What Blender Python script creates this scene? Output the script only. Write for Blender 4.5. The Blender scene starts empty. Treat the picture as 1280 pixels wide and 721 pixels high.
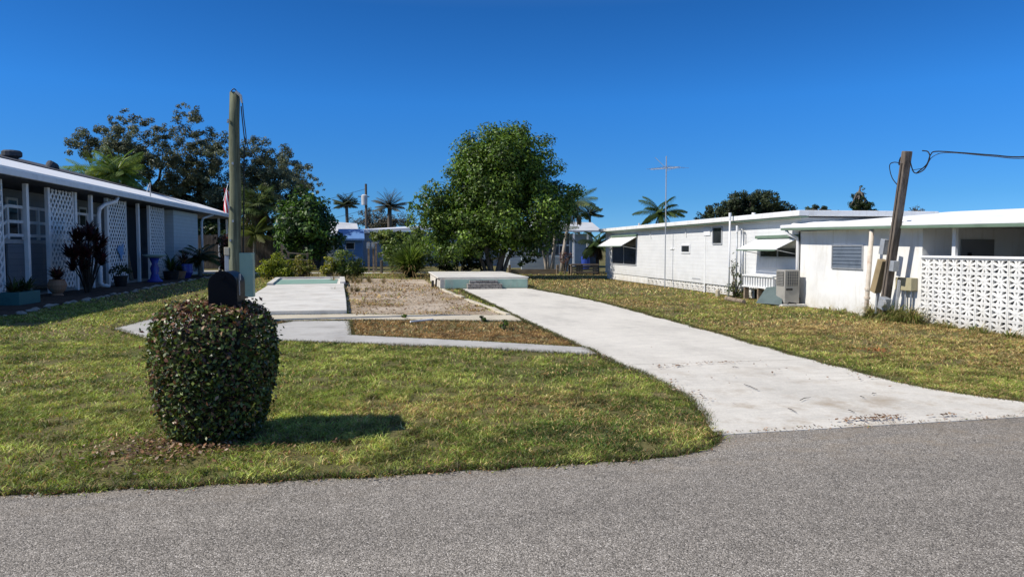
import bpy, bmesh, math, random
import numpy as np
from mathutils import Vector, Matrix
rng = np.random.default_rng(7); random.seed(7)
sc = bpy.context.scene
COL = sc.collection
R = math.radians

# ------------------------------------------------------------------ camera and measuring helpers
FPX = 890.0; CH = 1.55
YAW = math.atan(150/890); PIT = math.atan(49.5/890)
Fv = Vector((math.sin(YAW)*math.cos(PIT), math.cos(YAW)*math.cos(PIT), -math.sin(PIT)))
Rv = Vector((math.cos(YAW), -math.sin(YAW), 0)); Uv = Rv.cross(Fv); C0 = Vector((0, 0, CH))
def ray(u, v): return Fv + Rv*((u-640)/FPX) + Uv*((360.5-v)/FPX)
def PG(u, v, z=0.0):
    d = ray(u, v); return C0 + d*((z-CH)/d.z)
def PX(u, v, x):
    d = ray(u, v); return C0 + d*(x/d.x)
def PY(u, v, y):
    d = ray(u, v); return C0 + d*(y/d.y)
cam = bpy.data.cameras.new('camera'); cam.sensor_width = 36; cam.lens = FPX/1280*36; cam.clip_end = 3000
camo = bpy.data.objects.new('camera', cam); COL.objects.link(camo); sc.camera = camo
camo.location = C0
camo.rotation_euler = Matrix((Rv, Uv, -Fv)).transposed().to_euler()

# ------------------------------------------------------------------ light
LD = Vector((1.03, 0.13, -1.0)).normalized()
sun = bpy.data.lights.new('sun', 'SUN'); sun.energy = 5.0; sun.angle = R(0.5); sun.color = (1, 0.945, 0.85)
suno = bpy.data.objects.new('sun', sun); COL.objects.link(suno); suno.rotation_euler = LD.to_track_quat('-Z', 'Y').to_euler()
suno.location = (-30, 0, 30)
w = bpy.data.worlds.new('World'); sc.world = w; w.use_nodes = True
nt = w.node_tree; nt.nodes.clear()
sky = nt.nodes.new('ShaderNodeTexSky'); sky.sky_type = 'NISHITA'; sky.sun_disc = False
sky.sun_elevation = math.asin(-LD.z); sky.sun_rotation = math.atan2(-LD.x, -LD.y)
sky.air_density = 1.0; sky.dust_density = 1.0; sky.ozone_density = 1.5; sky.altitude = 4000
# a clear deep-blue winter sky: the physical sky graded by height above the horizon
tc = nt.nodes.new('ShaderNodeTexCoord'); sx = nt.nodes.new('ShaderNodeSeparateXYZ'); gr_ = nt.nodes.new('ShaderNodeValToRGB'); mu = nt.nodes.new('ShaderNodeMix')
mu.data_type = 'RGBA'; mu.blend_type = 'MULTIPLY'; mu.inputs[0].default_value = 1.0
el = gr_.color_ramp.elements
for p_, c_ in ((0.0, (.24, .44, .70)), (0.067, (.182, .4515, .711)), (0.195, (.15, .584, 1.029)), (0.312, (.114, .505, .934)), (0.5, (.80, .90, 1.05)), (1.0, (1.4, 1.35, 1.3))):
    e_ = el[0] if p_ == 0.0 else (el[len(el)-1] if p_ == 1.0 else el.new(p_)); e_.position = p_; e_.color = (*c_, 1)
bg = nt.nodes.new('ShaderNodeBackground'); bg.inputs[1].default_value = 0.15
wo = nt.nodes.new('ShaderNodeOutputWorld')
nt.links.new(tc.outputs['Generated'], sx.inputs[0]); nt.links.new(sx.outputs[2], gr_.inputs[0])
nt.links.new(sky.outputs[0], mu.inputs[6]); nt.links.new(gr_.outputs[0], mu.inputs[7]); nt.links.new(mu.outputs[2], bg.inputs[0]); nt.links.new(bg.outputs[0], wo.inputs[0])
sc.view_settings.view_transform = 'Standard'; sc.view_settings.look = 'None'; sc.view_settings.exposure = 0

# ------------------------------------------------------------------ materials
class NT:
    def __init__(s, name):
        s.m = bpy.data.materials.new(name); s.m.use_nodes = True; s.t = s.m.node_tree
        s.b = s.t.nodes['Principled BSDF']; s.o = s.t.nodes['Material Output']
        s.pos = s.t.nodes.new('ShaderNodeNewGeometry').outputs['Position']
    def n(s, typ, **k):
        x = s.t.nodes.new('ShaderNode'+typ)
        for a, v in k.items(): setattr(x, a, v)
        return x
    def l(s, a, b): s.t.links.new(a, b)
    def noise(s, scale, detail=3, rough=0.6, vec=None, stretch=None):
        x = s.n('TexNoise'); x.inputs['Scale'].default_value = scale; x.inputs['Detail'].default_value = detail; x.inputs['Roughness'].default_value = rough
        v = vec or s.pos
        if stretch:
            mp = s.n('Mapping'); mp.inputs['Scale'].default_value = stretch; s.l(v, mp.inputs[0]); v = mp.outputs[0]
        s.l(v, x.inputs['Vector']); return x.outputs['Fac']
    def ramp(s, fac, stops):
        x = s.n('ValToRGB'); e = x.color_ramp.elements
        while len(e) < len(stops): e.new(0.5)
        for i, (p, c) in enumerate(stops):
            e[i].position = p; e[i].color = (c if len(c) == 4 else (*c, 1)) if not isinstance(c, (int, float)) else (c, c, c, 1)
        s.l(fac, x.inputs[0]); return x.outputs[0]
    def mix(s, fac, a, b, mode='MIX'):
        x = s.n('Mix', data_type='RGBA', blend_type=mode)
        for i, q in ((0, fac), (6, a), (7, b)):
            if isinstance(q, (int, float)): x.inputs[i].default_value = q if i == 0 else (q, q, q, 1)
            elif isinstance(q, tuple): x.inputs[i].default_value = (*q, 1)
            else: s.l(q, x.inputs[i])
        return x.outputs[2]
    def math(s, op, a, b=0.0, c=None):
        x = s.n('Math', operation=op)
        for i, q in enumerate((a, b) if c is None else (a, b, c)):
            if isinstance(q, (int, float)): x.inputs[i].default_value = q
            else: s.l(q, x.inputs[i])
        return x.outputs[0]
    def xyz(s):
        x = s.n('SeparateXYZ'); s.l(s.pos, x.inputs[0]); return x.outputs
    def bump(s, h, dist=0.01, strength=1.0):
        x = s.n('Bump'); x.inputs['Distance'].default_value = dist; x.inputs['Strength'].default_value = strength
        s.l(h, x.inputs['Height']); s.l(x.outputs[0], s.b.inputs['Normal'])
    def base(s, c, rough=0.7, spec=0.3, metal=0.0):
        if isinstance(c, tuple): s.b.inputs['Base Color'].default_value = (*c, 1)
        else: s.l(c, s.b.inputs['Base Color'])
        s.b.inputs['Roughness'].default_value = rough; s.b.inputs['Specular IOR Level'].default_value = spec; s.b.inputs['Metallic'].default_value = metal
        return s.m
def paint(name, c, rough=0.5, var=0.12, scale=2.5, spec=0.3, metal=0.0, dirt=None, streak=True, splash=None):
    "painted or plain surface: slight mottling and vertical weather streaks"
    q = NT(name)
    f = q.noise(scale, 5)
    d = tuple(x*(1-var*2) for x in c); lt = tuple(min(x*(1+var*0.6), 1) for x in c)
    col = q.ramp(f, [(0.25, d), (0.5, c), (0.8, lt)])
    if dirt:
        g = q.noise(3.0, 5, 0.7, stretch=(2.5, 2.5, 0.35 if streak else 2.5))
        col = q.mix(q.ramp(g, [(0.52, 0.0), (0.75, 0.75)]), col, dirt)
    if splash:
        sp_ = q.n('MapRange'); sp_.inputs[1].default_value = splash; sp_.inputs[2].default_value = 0.0; q.l(q.xyz()[2], sp_.inputs[0])
        col = q.mix(q.math('MULTIPLY', sp_.outputs[0], q.ramp(q.noise(4, 6, 0.75, stretch=(1, 1, 0.6)), [(0.35, 0.1), (0.7, 0.85)])), col, (0.42, 0.36, 0.26))
    q.bump(q.noise(40, 2), 0.002, 0.4)
    return q.base(col, rough, spec, metal)
def siding(name, c, pitch=0.16, line=0.55, grime=(0.45, 0.44, 0.4)):
    q = NT(name); z = q.xyz()[2]
    fr = q.math('FRACT', q.math('DIVIDE', z, pitch))
    edge = q.math('LESS_THAN', fr, 0.09)
    f = q.noise(1.7, 5, stretch=(1, 1, 2))
    col = q.ramp(f, [(0.25, tuple(x*0.9 for x in c)), (0.6, c)])
    col = q.mix(q.math('MULTIPLY', edge, line), col, tuple(x*0.55 for x in c))
    g = q.noise(2.5, 5, 0.7, stretch=(2.0, 2.0, 0.3))
    col = q.mix(q.ramp(g, [(0.58, 0.0), (0.85, 0.5)]), col, grime)
    sp_ = q.n('MapRange'); sp_.inputs[1].default_value = 0.75; sp_.inputs[2].default_value = 0.25; q.l(z, sp_.inputs[0])
    col = q.mix(q.math('MULTIPLY', sp_.outputs[0], q.ramp(q.noise(3, 5, 0.75), [(0.4, 0.0), (0.75, 0.5)])), col, (0.40, 0.37, 0.30))
    q.bump(fr, 0.012, 0.8)
    return q.base(col, 0.45, 0.35)
def wood(name, c, c2, axis=2, scale=12, rough=0.85):
    q = NT(name); st = [1.0, 1.0, 1.0]; st[axis] = 0.05
    f = q.noise(scale, 6, 0.7, stretch=tuple(st)); f2 = q.noise(3, 3)
    col = q.ramp(f2, [(0.3, tuple(x*0.8 for x in c)), (0.7, c2)])
    col = q.mix(0.75, col, q.ramp(f, [(0.36, tuple(x*0.3 for x in c)), (0.5, c), (0.66, c2)]))
    q.bump(f, 0.02, 1.0); return q.base(col, rough, 0.15)
def leafmat(name, rough=0.45, trans=0.3, spec=0.35):
    q = NT(name); a = q.n('Attribute', attribute_name='Col')
    q.base(a.outputs['Color'], rough, spec)
    tr = q.n('BsdfTranslucent'); hs = q.n('HueSaturation'); hs.inputs['Value'].default_value = 1.5; hs.inputs['Saturation'].default_value = 1.1
    q.l(a.outputs['Color'], hs.inputs['Color']); q.l(hs.outputs[0], tr.inputs[0])
    mx = q.n('MixShader'); mx.inputs[0].default_value = trans
    q.l(q.b.outputs[0], mx.inputs[1]); q.l(tr.outputs[0], mx.inputs[2]); q.l(mx.outputs[0], q.o.inputs[0])
    return q.m
def m_asphalt():
    q = NT('asphalt_road')
    v = q.n('TexVoronoi'); v.inputs['Scale'].default_value = 150; q.l(q.pos, v.inputs['Vector'])
    sp = q.n('SeparateColor'); q.l(v.outputs['Color'], sp.inputs[0])
    st = q.ramp(sp.outputs[0], [(0.0, (0.10, 0.088, 0.073)), (0.28, (0.245, 0.217, 0.18)), (0.7, (0.40, 0.356, 0.298)), (0.92, (0.53, 0.473, 0.40)), (0.985, (0.78, 0.71, 0.62))])
    gap = q.ramp(v.outputs['Distance'], [(0.35, 1.0), (0.75, 0.5)])
    big = q.ramp(q.noise(0.55, 6, 0.65, stretch=(0.22, 1, 1)), [(0.3, 0.78), (0.7, 1.22)])
    mid = q.ramp(q.noise(7, 4, 0.7), [(0.3, 0.84), (0.7, 1.12)])
    col = q.mix(1.0, q.mix(1.0, q.mix(1.0, st, gap, 'MULTIPLY'), big, 'MULTIPLY'), mid, 'MULTIPLY')
    yy_ = q.xyz()[1]; edge = q.n('MapRange'); edge.inputs[1].default_value = 4.35; edge.inputs[2].default_value = 4.95; q.l(yy_, edge.inputs[0])
    grit = q.math('MULTIPLY', edge.outputs[0], q.ramp(q.noise(5, 5, 0.75, stretch=(0.5, 1, 1)), [(0.45, 0.0), (0.7, 0.65)]))
    col = q.mix(grit, col, (0.30, 0.24, 0.17))
    h = q.math('SUBTRACT', 1.0, v.outputs['Distance']); q.bump(h, 0.005, 0.7)
    return q.base(col, 0.85, 0.3)
def m_concrete(name, c, stain=(0.30, 0.22, 0.14), stain_amt=0.6, y_stain=None, joints=(), streaks=False):
    q = NT(name)
    f = q.noise(0.9, 6, 0.65, stretch=(1, 0.4, 1) if streaks else None)
    col = q.ramp(f, [(0.25, tuple(x*0.74 for x in c)), (0.5, c), (0.75, tuple(min(1, x*1.12) for x in c))])
    fine = q.ramp(q.noise(60, 3, 0.7), [(0.3, 0.86), (0.6, 1.04)])
    col = q.mix(1.0, col, fine, 'MULTIPLY')
    blot = q.ramp(q.noise(5.5, 4, 0.7, stretch=(0.5, 1, 1)), [(0.3, 0.9), (0.65, 1.03)])
    col = q.mix(1.0, col, blot, 'MULTIPLY')
    X, Yc, Z = q.xyz()
    g = q.ramp(q.noise(1.5, 6, 0.72), [(0.5, 0.0), (0.72, stain_amt)])
    if y_stain:
        mr = q.n('MapRange'); mr.inputs[1].default_value = y_stain[1]; mr.inputs[2].default_value = y_stain[0]; q.l(Yc, mr.inputs[0])
        g = q.math('MULTIPLY', g, mr.outputs[0])
    col = q.mix(g, col, stain)
    if streaks:
        dr = q.ramp(q.noise(2.4, 5, 0.75, stretch=(0.25, 1.0, 1)), [(0.56, 0.0), (0.75, 0.35)])
        col = q.mix(dr, col, (0.36, 0.34, 0.30))
    wob = q.math('MULTIPLY', q.math('SUBTRACT', q.noise(3, 2), 0.5), 0.05)
    for j, wd in joints:
        d = q.math('ABSOLUTE', q.math('ADD', q.math('SUBTRACT', Yc, j), wob))
        col = q.mix(q.math('MULTIPLY', q.math('LESS_THAN', d, wd), 0.55), col, (0.16, 0.14, 0.11))
    q.bump(q.noise(35, 4, 0.7), 0.004, 0.6)
    return q.base(col, 0.85, 0.25)
def m_ground():
    q = NT('lawn_soil')
    f = q.noise(0.45, 5, 0.65); f2 = q.noise(9, 5, 0.75); f3 = q.noise(60, 3, 0.7)
    col = q.ramp(f, [(0.3, (0.14, 0.145, 0.045)), (0.5, (0.21, 0.175, 0.075)), (0.7, (0.30, 0.225, 0.12))])
    col = q.mix(q.ramp(f2, [(0.35, 0.0), (0.65, 0.65)]), col, (0.05, 0.07, 0.018))
    col = q.mix(1.0, col, q.ramp(f3, [(0.3, 0.5), (0.7, 1.25)]), 'MULTIPLY')
    q.bump(f2, 0.03, 0.8); return q.base(col, 0.95, 0.1)
def m_dirt(name, stops, sc1=0.9):
    q = NT(name)
    f = q.noise(sc1, 6, 0.7); f2 = q.noise(14, 5, 0.75)
    col = q.mix(1.0, q.ramp(f, stops), q.ramp(f2, [(0.3, 0.6), (0.7, 1.2)]), 'MULTIPLY')
    q.bump(f2, 0.04, 0.9); return q.base(col, 0.95, 0.1)
def m_glass(name, c=(0.03, 0.035, 0.04), rough=0.08):
    return paint(name, c, rough, 0.25, 1.5, 0.5)
M = dict(
 asphalt=m_asphalt(),
 driveway=m_concrete('pale_driveway_concrete', (0.69, 0.645, 0.56), (0.36, 0.27, 0.17), 0.85, (6.0, 9.8), [(9.05, 0.012), (13.4, 0.008), (18.1, 0.01), (22.8, 0.012)], True),
 walk=m_concrete('grey_walk_concrete', (0.50, 0.48, 0.44), (0.22, 0.19, 0.15), 0.4),
 slab=m_concrete('white_slab_concrete', (0.68, 0.65, 0.585), (0.40, 0.33, 0.25), 0.45),
 footing=m_concrete('cream_footing_concrete', (0.62, 0.55, 0.42), (0.36, 0.29, 0.20), 0.5),
 ground=m_ground(),
 dirt=m_dirt('sandy_soil', [(0.3, (0.24, 0.165, 0.10)), (0.45, (0.43, 0.335, 0.235)), (0.6, (0.60, 0.50, 0.385))], 0.42),
 mulch=m_dirt('mulch', [(0.3, (0.05, 0.035, 0.025)), (0.7, (0.13, 0.10, 0.08))], 2),
 brownlitter=m_dirt('brown_duff', [(0.35, (0.11, 0.065, 0.035)), (0.7, (0.20, 0.13, 0.07))], 3),
 green_paint=paint('pale_green_paint', (0.40, 0.56, 0.46), 0.6, 0.15, 3, dirt=(0.55, 0.53, 0.45)),
 green_floor=paint('worn_green_floor_paint', (0.22, 0.36, 0.29), 0.8, 0.15, 1.5, dirt=(0.40, 0.42, 0.36), streak=False),
 white=paint('white_paint', (0.78, 0.78, 0.76), 0.5, 0.06, dirt=(0.55, 0.54, 0.5)),
 white_clean=paint('white_metal', (0.80, 0.80, 0.80), 0.4, 0.04),
 white_roof=paint('white_roof_coating', (0.92, 0.915, 0.90), 0.6, 0.03),
 white_post=paint('white_post_paint', (0.74, 0.75, 0.76), 0.5, 0.08),
 stucco=paint('white_stucco', (0.80, 0.79, 0.76), 0.8, 0.07, 1.2, dirt=(0.62, 0.58, 0.5), splash=0.42),
 siding_w=siding('white_lap_siding', (0.80, 0.80, 0.79), 0.135, 0.38),
 siding_b=siding('pale_blue_siding', (0.55, 0.63, 0.68), 0.2, 0.6),
 siding_d=siding('slate_blue_siding', (0.18, 0.21, 0.25), 0.2, 0.5),
 greytrim=paint('grey_paint', (0.42, 0.43, 0.44), 0.6),
 green_trim=paint('dark_green_trim', (0.15, 0.215, 0.155), 0.5, 0.1),
 shingle=paint('dark_shingles', (0.085, 0.085, 0.095), 0.9, 0.3, 12),
 glass=m_glass('dark_window_glass'),
 louvre=paint('grey_louvre_glass', (0.13, 0.15, 0.17), 0.2, 0.15, 3, 0.5),
 alu=paint('aluminium', (0.55, 0.56, 0.57), 0.4, 0.1, 6, 0.5, 0.6),
 galv=paint('galvanised_steel', (0.42, 0.44, 0.46), 0.5, 0.15, 8, 0.4, 0.4),
 black=paint('black_plastic', (0.016, 0.016, 0.018), 0.5, 0.2, 12, 0.4),
 black_metal=paint('black_mailbox_paint', (0.004, 0.0045, 0.007), 0.5, 0.2, 5, 0.12),
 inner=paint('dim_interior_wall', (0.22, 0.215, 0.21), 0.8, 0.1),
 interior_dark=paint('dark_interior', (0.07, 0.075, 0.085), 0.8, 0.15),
 pole_green=wood('green_weathered_pole', (0.145, 0.155, 0.10), (0.27, 0.28, 0.19)),
 pole_grey=wood('grey_weathered_pole', (0.13, 0.105, 0.085), (0.25, 0.21, 0.175)),
 boards=wood('weathered_boards', (0.25, 0.19, 0.135), (0.40, 0.33, 0.25), 0),
 fence_wood=wood('dark_fence_boards', (0.11, 0.09, 0.075), (0.19, 0.165, 0.14)),
 bark=wood('grey_bark', (0.13, 0.11, 0.09), (0.24, 0.21, 0.175), 2, 9),
 bark_dark=wood('dark_bark', (0.035, 0.03, 0.025), (0.07, 0.06, 0.05), 2, 9),
 palm_bark=wood('pale_palm_trunk', (0.36, 0.31, 0.26), (0.52, 0.46, 0.40), 2, 6),
 meter_green=paint('pale_green_box_paint', (0.26, 0.38, 0.31), 0.5, 0.1),
 meter_beige=paint('beige_box_paint', (0.52, 0.46, 0.34), 0.5, 0.1, dirt=(0.3, 0.2, 0.1)),
 tan=paint('tan_box_paint', (0.42, 0.38, 0.24), 0.5, 0.12, dirt=(0.25, 0.2, 0.12)),
 brownbox=paint('brown_panel_paint', (0.33, 0.25, 0.14), 0.55, 0.15),
 orange=paint('yellow_orange_tag_paint', (0.52, 0.30, 0.07), 0.6, 0.2),
 rust=paint('rusty_white_pipe', (0.66, 0.58, 0.48), 0.8, 0.12, 8, dirt=(0.36, 0.17, 0.08), streak=False),
 ac=paint('grey_beige_appliance_paint', (0.36, 0.34, 0.30), 0.5, 0.1),
 tarp=paint('slate_green_sheet', (0.11, 0.145, 0.14), 0.7, 0.12),
 blue=paint('bright_blue_paint', (0.035, 0.075, 0.36), 0.45, 0.15),
 bluehouse=siding('sky_blue_siding', (0.16, 0.33, 0.62), 0.2, 0.3),
 blueroof=paint('blue_awning_metal', (0.14, 0.27, 0.52), 0.3, 0.15, 2, 0.5),
 greyhouse=siding('blue_grey_siding', (0.34, 0.40, 0.46), 0.25, 0.35),
 roofgrey=paint('light_grey_roof', (0.55, 0.56, 0.57), 0.7, 0.1, 1),
 birdbath=paint('pale_blue_green_basin', (0.30, 0.42, 0.40), 0.5, 0.1),
 cobalt=paint('cobalt_glaze', (0.03, 0.05, 0.33), 0.25, 0.2, 4, 0.5),
 terracotta=paint('terracotta', (0.36, 0.20, 0.12), 0.7, 0.15, 6, dirt=(0.3, 0.33, 0.3)),
 teal=paint('teal_planter', (0.06, 0.16, 0.15), 0.6, 0.15),
 brick=None,
 red=paint('flag_red', (0.50, 0.03, 0.05), 0.7), flagblue=paint('flag_blue', (0.03, 0.05, 0.22), 0.7), flagwhite=paint('flag_white', (0.75, 0.75, 0.75), 0.7),
 leaf=leafmat('leaf'), gloss_leaf=leafmat('glossy_leaf', 0.40, 0.15, 0.5), dry=leafmat('dry_leaf', 0.8, 0.15, 0.1), grass=leafmat('grass_blade', 0.5, 0.3, 0.3), oakleaf=leafmat('oak_leaf', 0.55, 0.25, 0.25),
 stone=paint('pale_stone', (0.33, 0.30, 0.26), 0.85, 0.2, 9),
 wire=paint('black_wire', (0.012, 0.012, 0.012), 0.5),
)
def m_brick():
    q = NT('grey_brick'); b = q.n('TexBrick'); b.inputs['Scale'].default_value = 1.0
    b.inputs['Brick Width'].default_value = 0.24; b.inputs['Row Height'].default_value = 0.085; b.inputs['Mortar Size'].default_value = 0.009
    b.inputs['Color1'].default_value = (0.36, 0.34, 0.31, 1); b.inputs['Color2'].default_value = (0.24, 0.22, 0.20, 1); b.inputs['Mortar'].default_value = (0.10, 0.09, 0.08, 1)
    x, y, z = q.xyz(); cb = q.n('CombineXYZ'); q.l(q.math('ADD', x, y), cb.inputs[0]); q.l(z, cb.inputs[1]); q.l(cb.outputs[0], b.inputs['Vector'])
    col = q.mix(1.0, b.outputs['Color'], q.ramp(q.noise(12, 4), [(0.3, 0.6), (0.7, 1.3)]), 'MULTIPLY')
    q.bump(b.outputs['Fac'], -0.01, 0.8); return q.base(col, 0.9, 0.15)
M['brick'] = m_brick()

# ------------------------------------------------------------------ object helpers
def tag(o, label=None, cat=None, group=None, kind=None):
    if label: o['label'] = label
    if cat: o['category'] = cat
    if group: o['group'] = group
    if kind: o['kind'] = kind
    return o
def thing(name, label, cat, loc=(0, 0, 0), group=None, rz=0):
    o = bpy.data.objects.new(name, None); COL.objects.link(o); o.location = loc; o.rotation_euler = (0, 0, rz); o.empty_display_size = 0.2
    return tag(o, label, cat, group)
class MB:
    def __init__(s): s.v = []; s.f = []
    def add(s, vs, fs):
        b = len(s.v); s.v += [tuple(p) for p in vs]; s.f += [tuple(b+i for i in f) for f in fs]; return s
    def box(s, a, b):
        x0, x1 = sorted((a[0], b[0])); y0, y1 = sorted((a[1], b[1])); z0, z1 = sorted((a[2], b[2]))
        return s.add([(x0,y0,z0),(x1,y0,z0),(x1,y1,z0),(x0,y1,z0),(x0,y0,z1),(x1,y0,z1),(x1,y1,z1),(x0,y1,z1)],
                     [(0,3,2,1),(4,5,6,7),(0,1,5,4),(1,2,6,5),(2,3,7,6),(3,0,4,7)])
    def bar(s, p, q, wx, wy, up=(0, 0, 1)):
        "box of section wx by wy from p to q"
        p = Vector(p); q = Vector(q); d = (q-p).normalized(); u = Vector(up)
        if abs(d.dot(u)) > 0.95: u = Vector((0, 1, 0))
        a = d.cross(u).normalized(); b = a.cross(d)
        vs = [c+a*(sx*wx/2)+b*(sy*wy/2) for c in (p, q) for sx, sy in ((-1,-1),(1,-1),(1,1),(-1,1))]
        return s.add(vs, [(0,1,2,3),(7,6,5,4),(0,4,5,1),(1,5,6,2),(2,6,7,3),(3,7,4,0)])
    def tube(s, pts, rad, n=8, cap=True):
        pts = [Vector(p) for p in pts]; m = len(pts)
        if not isinstance(rad, (list, tuple)): rad = [rad]*m
        rows = []; a = None
        for i, p in enumerate(pts):
            d = (pts[min(i+1, m-1)]-pts[max(i-1, 0)]).normalized()
            if a is None: a = d.orthogonal().normalized()
            a = (a-d*a.dot(d)).normalized(); b = d.cross(a)
            rows.append([p+(a*math.cos(t)+b*math.sin(t))*rad[i] for t in (2*math.pi*k/n for k in range(n))])
        vs = [p for r in rows for p in r]; fs = []
        for i in range(m-1):
            for k in range(n):
                k2 = (k+1) % n; fs.append((i*n+k, i*n+k2, (i+1)*n+k2, (i+1)*n+k))
        if cap: fs += [tuple(range(n-1, -1, -1)), tuple((m-1)*n+k for k in range(n))]
        return s.add(vs, fs)
    def wire(s, pts, rad, n=6):
        P = [Vector(p) for p in pts]; Q = [P[0]*2-P[1]]+P+[P[-1]*2-P[-2]]; out = []
        for i in range(1, len(Q)-2):
            for k in range(6):
                t = k/6; a, b, c, d = Q[i-1:i+3]; out.append(.5*((2*b)+(c-a)*t+(2*a-5*b+4*c-d)*t*t+(3*b-a-3*c+d)*t**3))
        return s.tube(out+[P[-1]], rad, n)
    def lathe(s, prof, n=20, c=(0, 0, 0)):
        vs = []; fs = []
        for r, z in prof:
            for k in range(n): vs.append((c[0]+r*math.cos(2*math.pi*k/n), c[1]+r*math.sin(2*math.pi*k/n), c[2]+z))
        for i in range(len(prof)-1):
            for k in range(n):
                k2 = (k+1) % n; fs.append((i*n+k, i*n+k2, (i+1)*n+k2, (i+1)*n+k))
        fs += [tuple(range(n-1, -1, -1)), tuple((len(prof)-1)*n+k for k in range(n))]
        return s.add(vs, fs)
    def prism(s, poly, z0, z1):
        n = len(poly); z0 = z0 if isinstance(z0, list) else [z0]*n
        vs = [(p[0], p[1], z0[i]) for i, p in enumerate(poly)]+[(p[0], p[1], z1) for p in poly]
        return s.add(vs, [tuple(range(n-1, -1, -1)), tuple(range(n, 2*n))]+[(i, (i+1) % n, n+(i+1) % n, n+i) for i in range(n)])
    def extrude(s, pts, d):
        "planar 3-D polygon pts pushed by vector d"
        n = len(pts); d = Vector(d); vs = [Vector(p) for p in pts]; vs += [p+d for p in vs]
        return s.add(vs, [tuple(range(n-1, -1, -1)), tuple(range(n, 2*n))]+[(i, (i+1) % n, n+(i+1) % n, n+i) for i in range(n)])
    def build(s, name, m, parent=None, smooth=False, bevel=0.0, rel=True):
        me = bpy.data.meshes.new(name); vs = s.v
        if parent is not None and rel:
            pr = parent; inv = Matrix.Identity(4)
            while pr is not None:
                inv = inv @ Matrix.Identity(4); pr = pr.parent
            mw = world(parent).inverted(); vs = [mw @ Vector(p) for p in vs]
        me.from_pydata([tuple(p) for p in vs], [], s.f)
        bm = bmesh.new(); bm.from_mesh(me); bmesh.ops.recalc_face_normals(bm, faces=bm.faces)
        if bevel: bmesh.ops.bevel(bm, geom=[e for e in bm.edges if e.is_manifold and e.calc_face_angle(0) > 0.6], offset=bevel, segments=2, affect='EDGES', profile=0.6)
        bm.to_mesh(me); bm.free()
        if smooth:
            me.polygons.foreach_set('use_smooth', [True]*len(me.polygons))
        o = bpy.data.objects.new(name, me); COL.objects.link(o); o.parent = parent
        if isinstance(m, list):
            for q in m: me.materials.append(q)
        else: me.materials.append(m)
        return o
def world(o):
    mt = Matrix.Translation(o.location) @ o.rotation_euler.to_matrix().to_4x4()
    return world(o.parent) @ mt if o.parent else mt
def npmesh(name, V, faces, m, parent=None, colors=None, offset=None):
    "mesh from arrays: V (n,3), faces (k,3) or (k,4)"
    me = bpy.data.meshes.new(name); V = np.asarray(V, np.float32)
    if parent is not None:
        mw = np.array(world(parent).inverted()); V = (V @ mw[:3, :3].T + mw[:3, 3]).astype(np.float32)
    k, s = faces.shape
    me.vertices.add(len(V)); me.vertices.foreach_set('co', V.ravel())
    me.loops.add(k*s); me.loops.foreach_set('vertex_index', faces.astype(np.int32).ravel())
    me.polygons.add(k); me.polygons.foreach_set('loop_start', np.arange(0, k*s, s, dtype=np.int32))
    me.update(calc_edges=True)
    if colors is not None:
        at = me.attributes.new('Col', 'FLOAT_COLOR', 'POINT')
        c = np.ones((len(V), 4), np.float32); c[:, :3] = np.clip(colors, 0, 1); at.data.foreach_set('color', c.ravel())
    me.materials.append(m)
    o = bpy.data.objects.new(name, me); COL.objects.link(o); o.parent = parent
    return o
def unit(a): return a/np.maximum(np.linalg.norm(a, axis=-1, keepdims=True), 1e-9)
def copy_tree(o, parent=None):
    c = o.copy(); COL.objects.link(c); c.parent = parent
    for ch in list(o.children): copy_tree(ch, c)
    return c
def vnoise(x, y, scale, seed=0):
    r = np.random.default_rng(seed+99); G = r.random((128, 128))
    x = x/scale+40; y = y/scale+40; xi = np.floor(x).astype(int); yi = np.floor(y).astype(int); fx = x-xi; fy = y-yi
    fx = fx*fx*(3-2*fx); fy = fy*fy*(3-2*fy)
    g = lambda a, b: G[a % 128, b % 128]
    return (g(xi, yi)*(1-fx)+g(xi+1, yi)*fx)*(1-fy)+(g(xi, yi+1)*(1-fx)+g(xi+1, yi+1)*fx)*fy
def fbm(x, y, scale, seed=0): return 0.55*vnoise(x, y, scale, seed)+0.3*vnoise(x, y, scale/2.3, seed+1)+0.15*vnoise(x, y, scale/5.1, seed+2)
def inpoly(x, y, poly):
    ins = np.zeros(len(x), bool); n = len(poly)
    for i in range(n):
        x0, y0 = poly[i][:2]; x1, y1 = poly[(i+1) % n][:2]
        if y0 == y1: continue
        c = ((y0 > y) != (y1 > y)) & (x < (x1-x0)*(y-y0)/(y1-y0)+x0); ins ^= c
    return ins

# ------------------------------------------------------------------ ground, road, driveway, slabs
def sheet(name, poly, z, m, kind='structure'):
    o = MB().add([(p[0], p[1], z) for p in poly], [tuple(range(len(poly)))]).build(name, m)
    if o.data.polygons[0].normal.z < 0: o.data.flip_normals()
    return tag(o, kind=kind)
sheet('ground', [(-900, -300), (900, -300), (900, 1500), (-900, 1500)], 0.0, M['ground'])
def wavy(pts, amp, step=0.12, seed=1):
    out = []; r = np.random.default_rng(seed)
    for (a, b) in zip(pts[:-1], pts[1:]):
        n = max(1, int(math.dist(a, b)/step))
        for k in range(n):
            t = k/n; out.append((a[0]+(b[0]-a[0])*t+r.normal(0, amp), a[1]+(b[1]-a[1])*t+r.normal(0, amp)))
    return out+[pts[-1]]
road_edge = wavy([(-14, 4.75), (-2.4, 4.83), (0, 4.86), (1.78, 4.93), (2.26, 5.0), (2.5, 5.2), (2.66, 5.5), (2.85, 5.57), (4.2, 5.58), (5.8, 5.66), (7.5, 5.7), (16, 5.9)], 0.018, 0.13, 3)
road_poly = [(-200, 4.75)]+road_edge+[(200, 6.2), (200, -4.5), (-200, -4.5)]
sheet('road', road_poly, 0.004, M['asphalt'])
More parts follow.
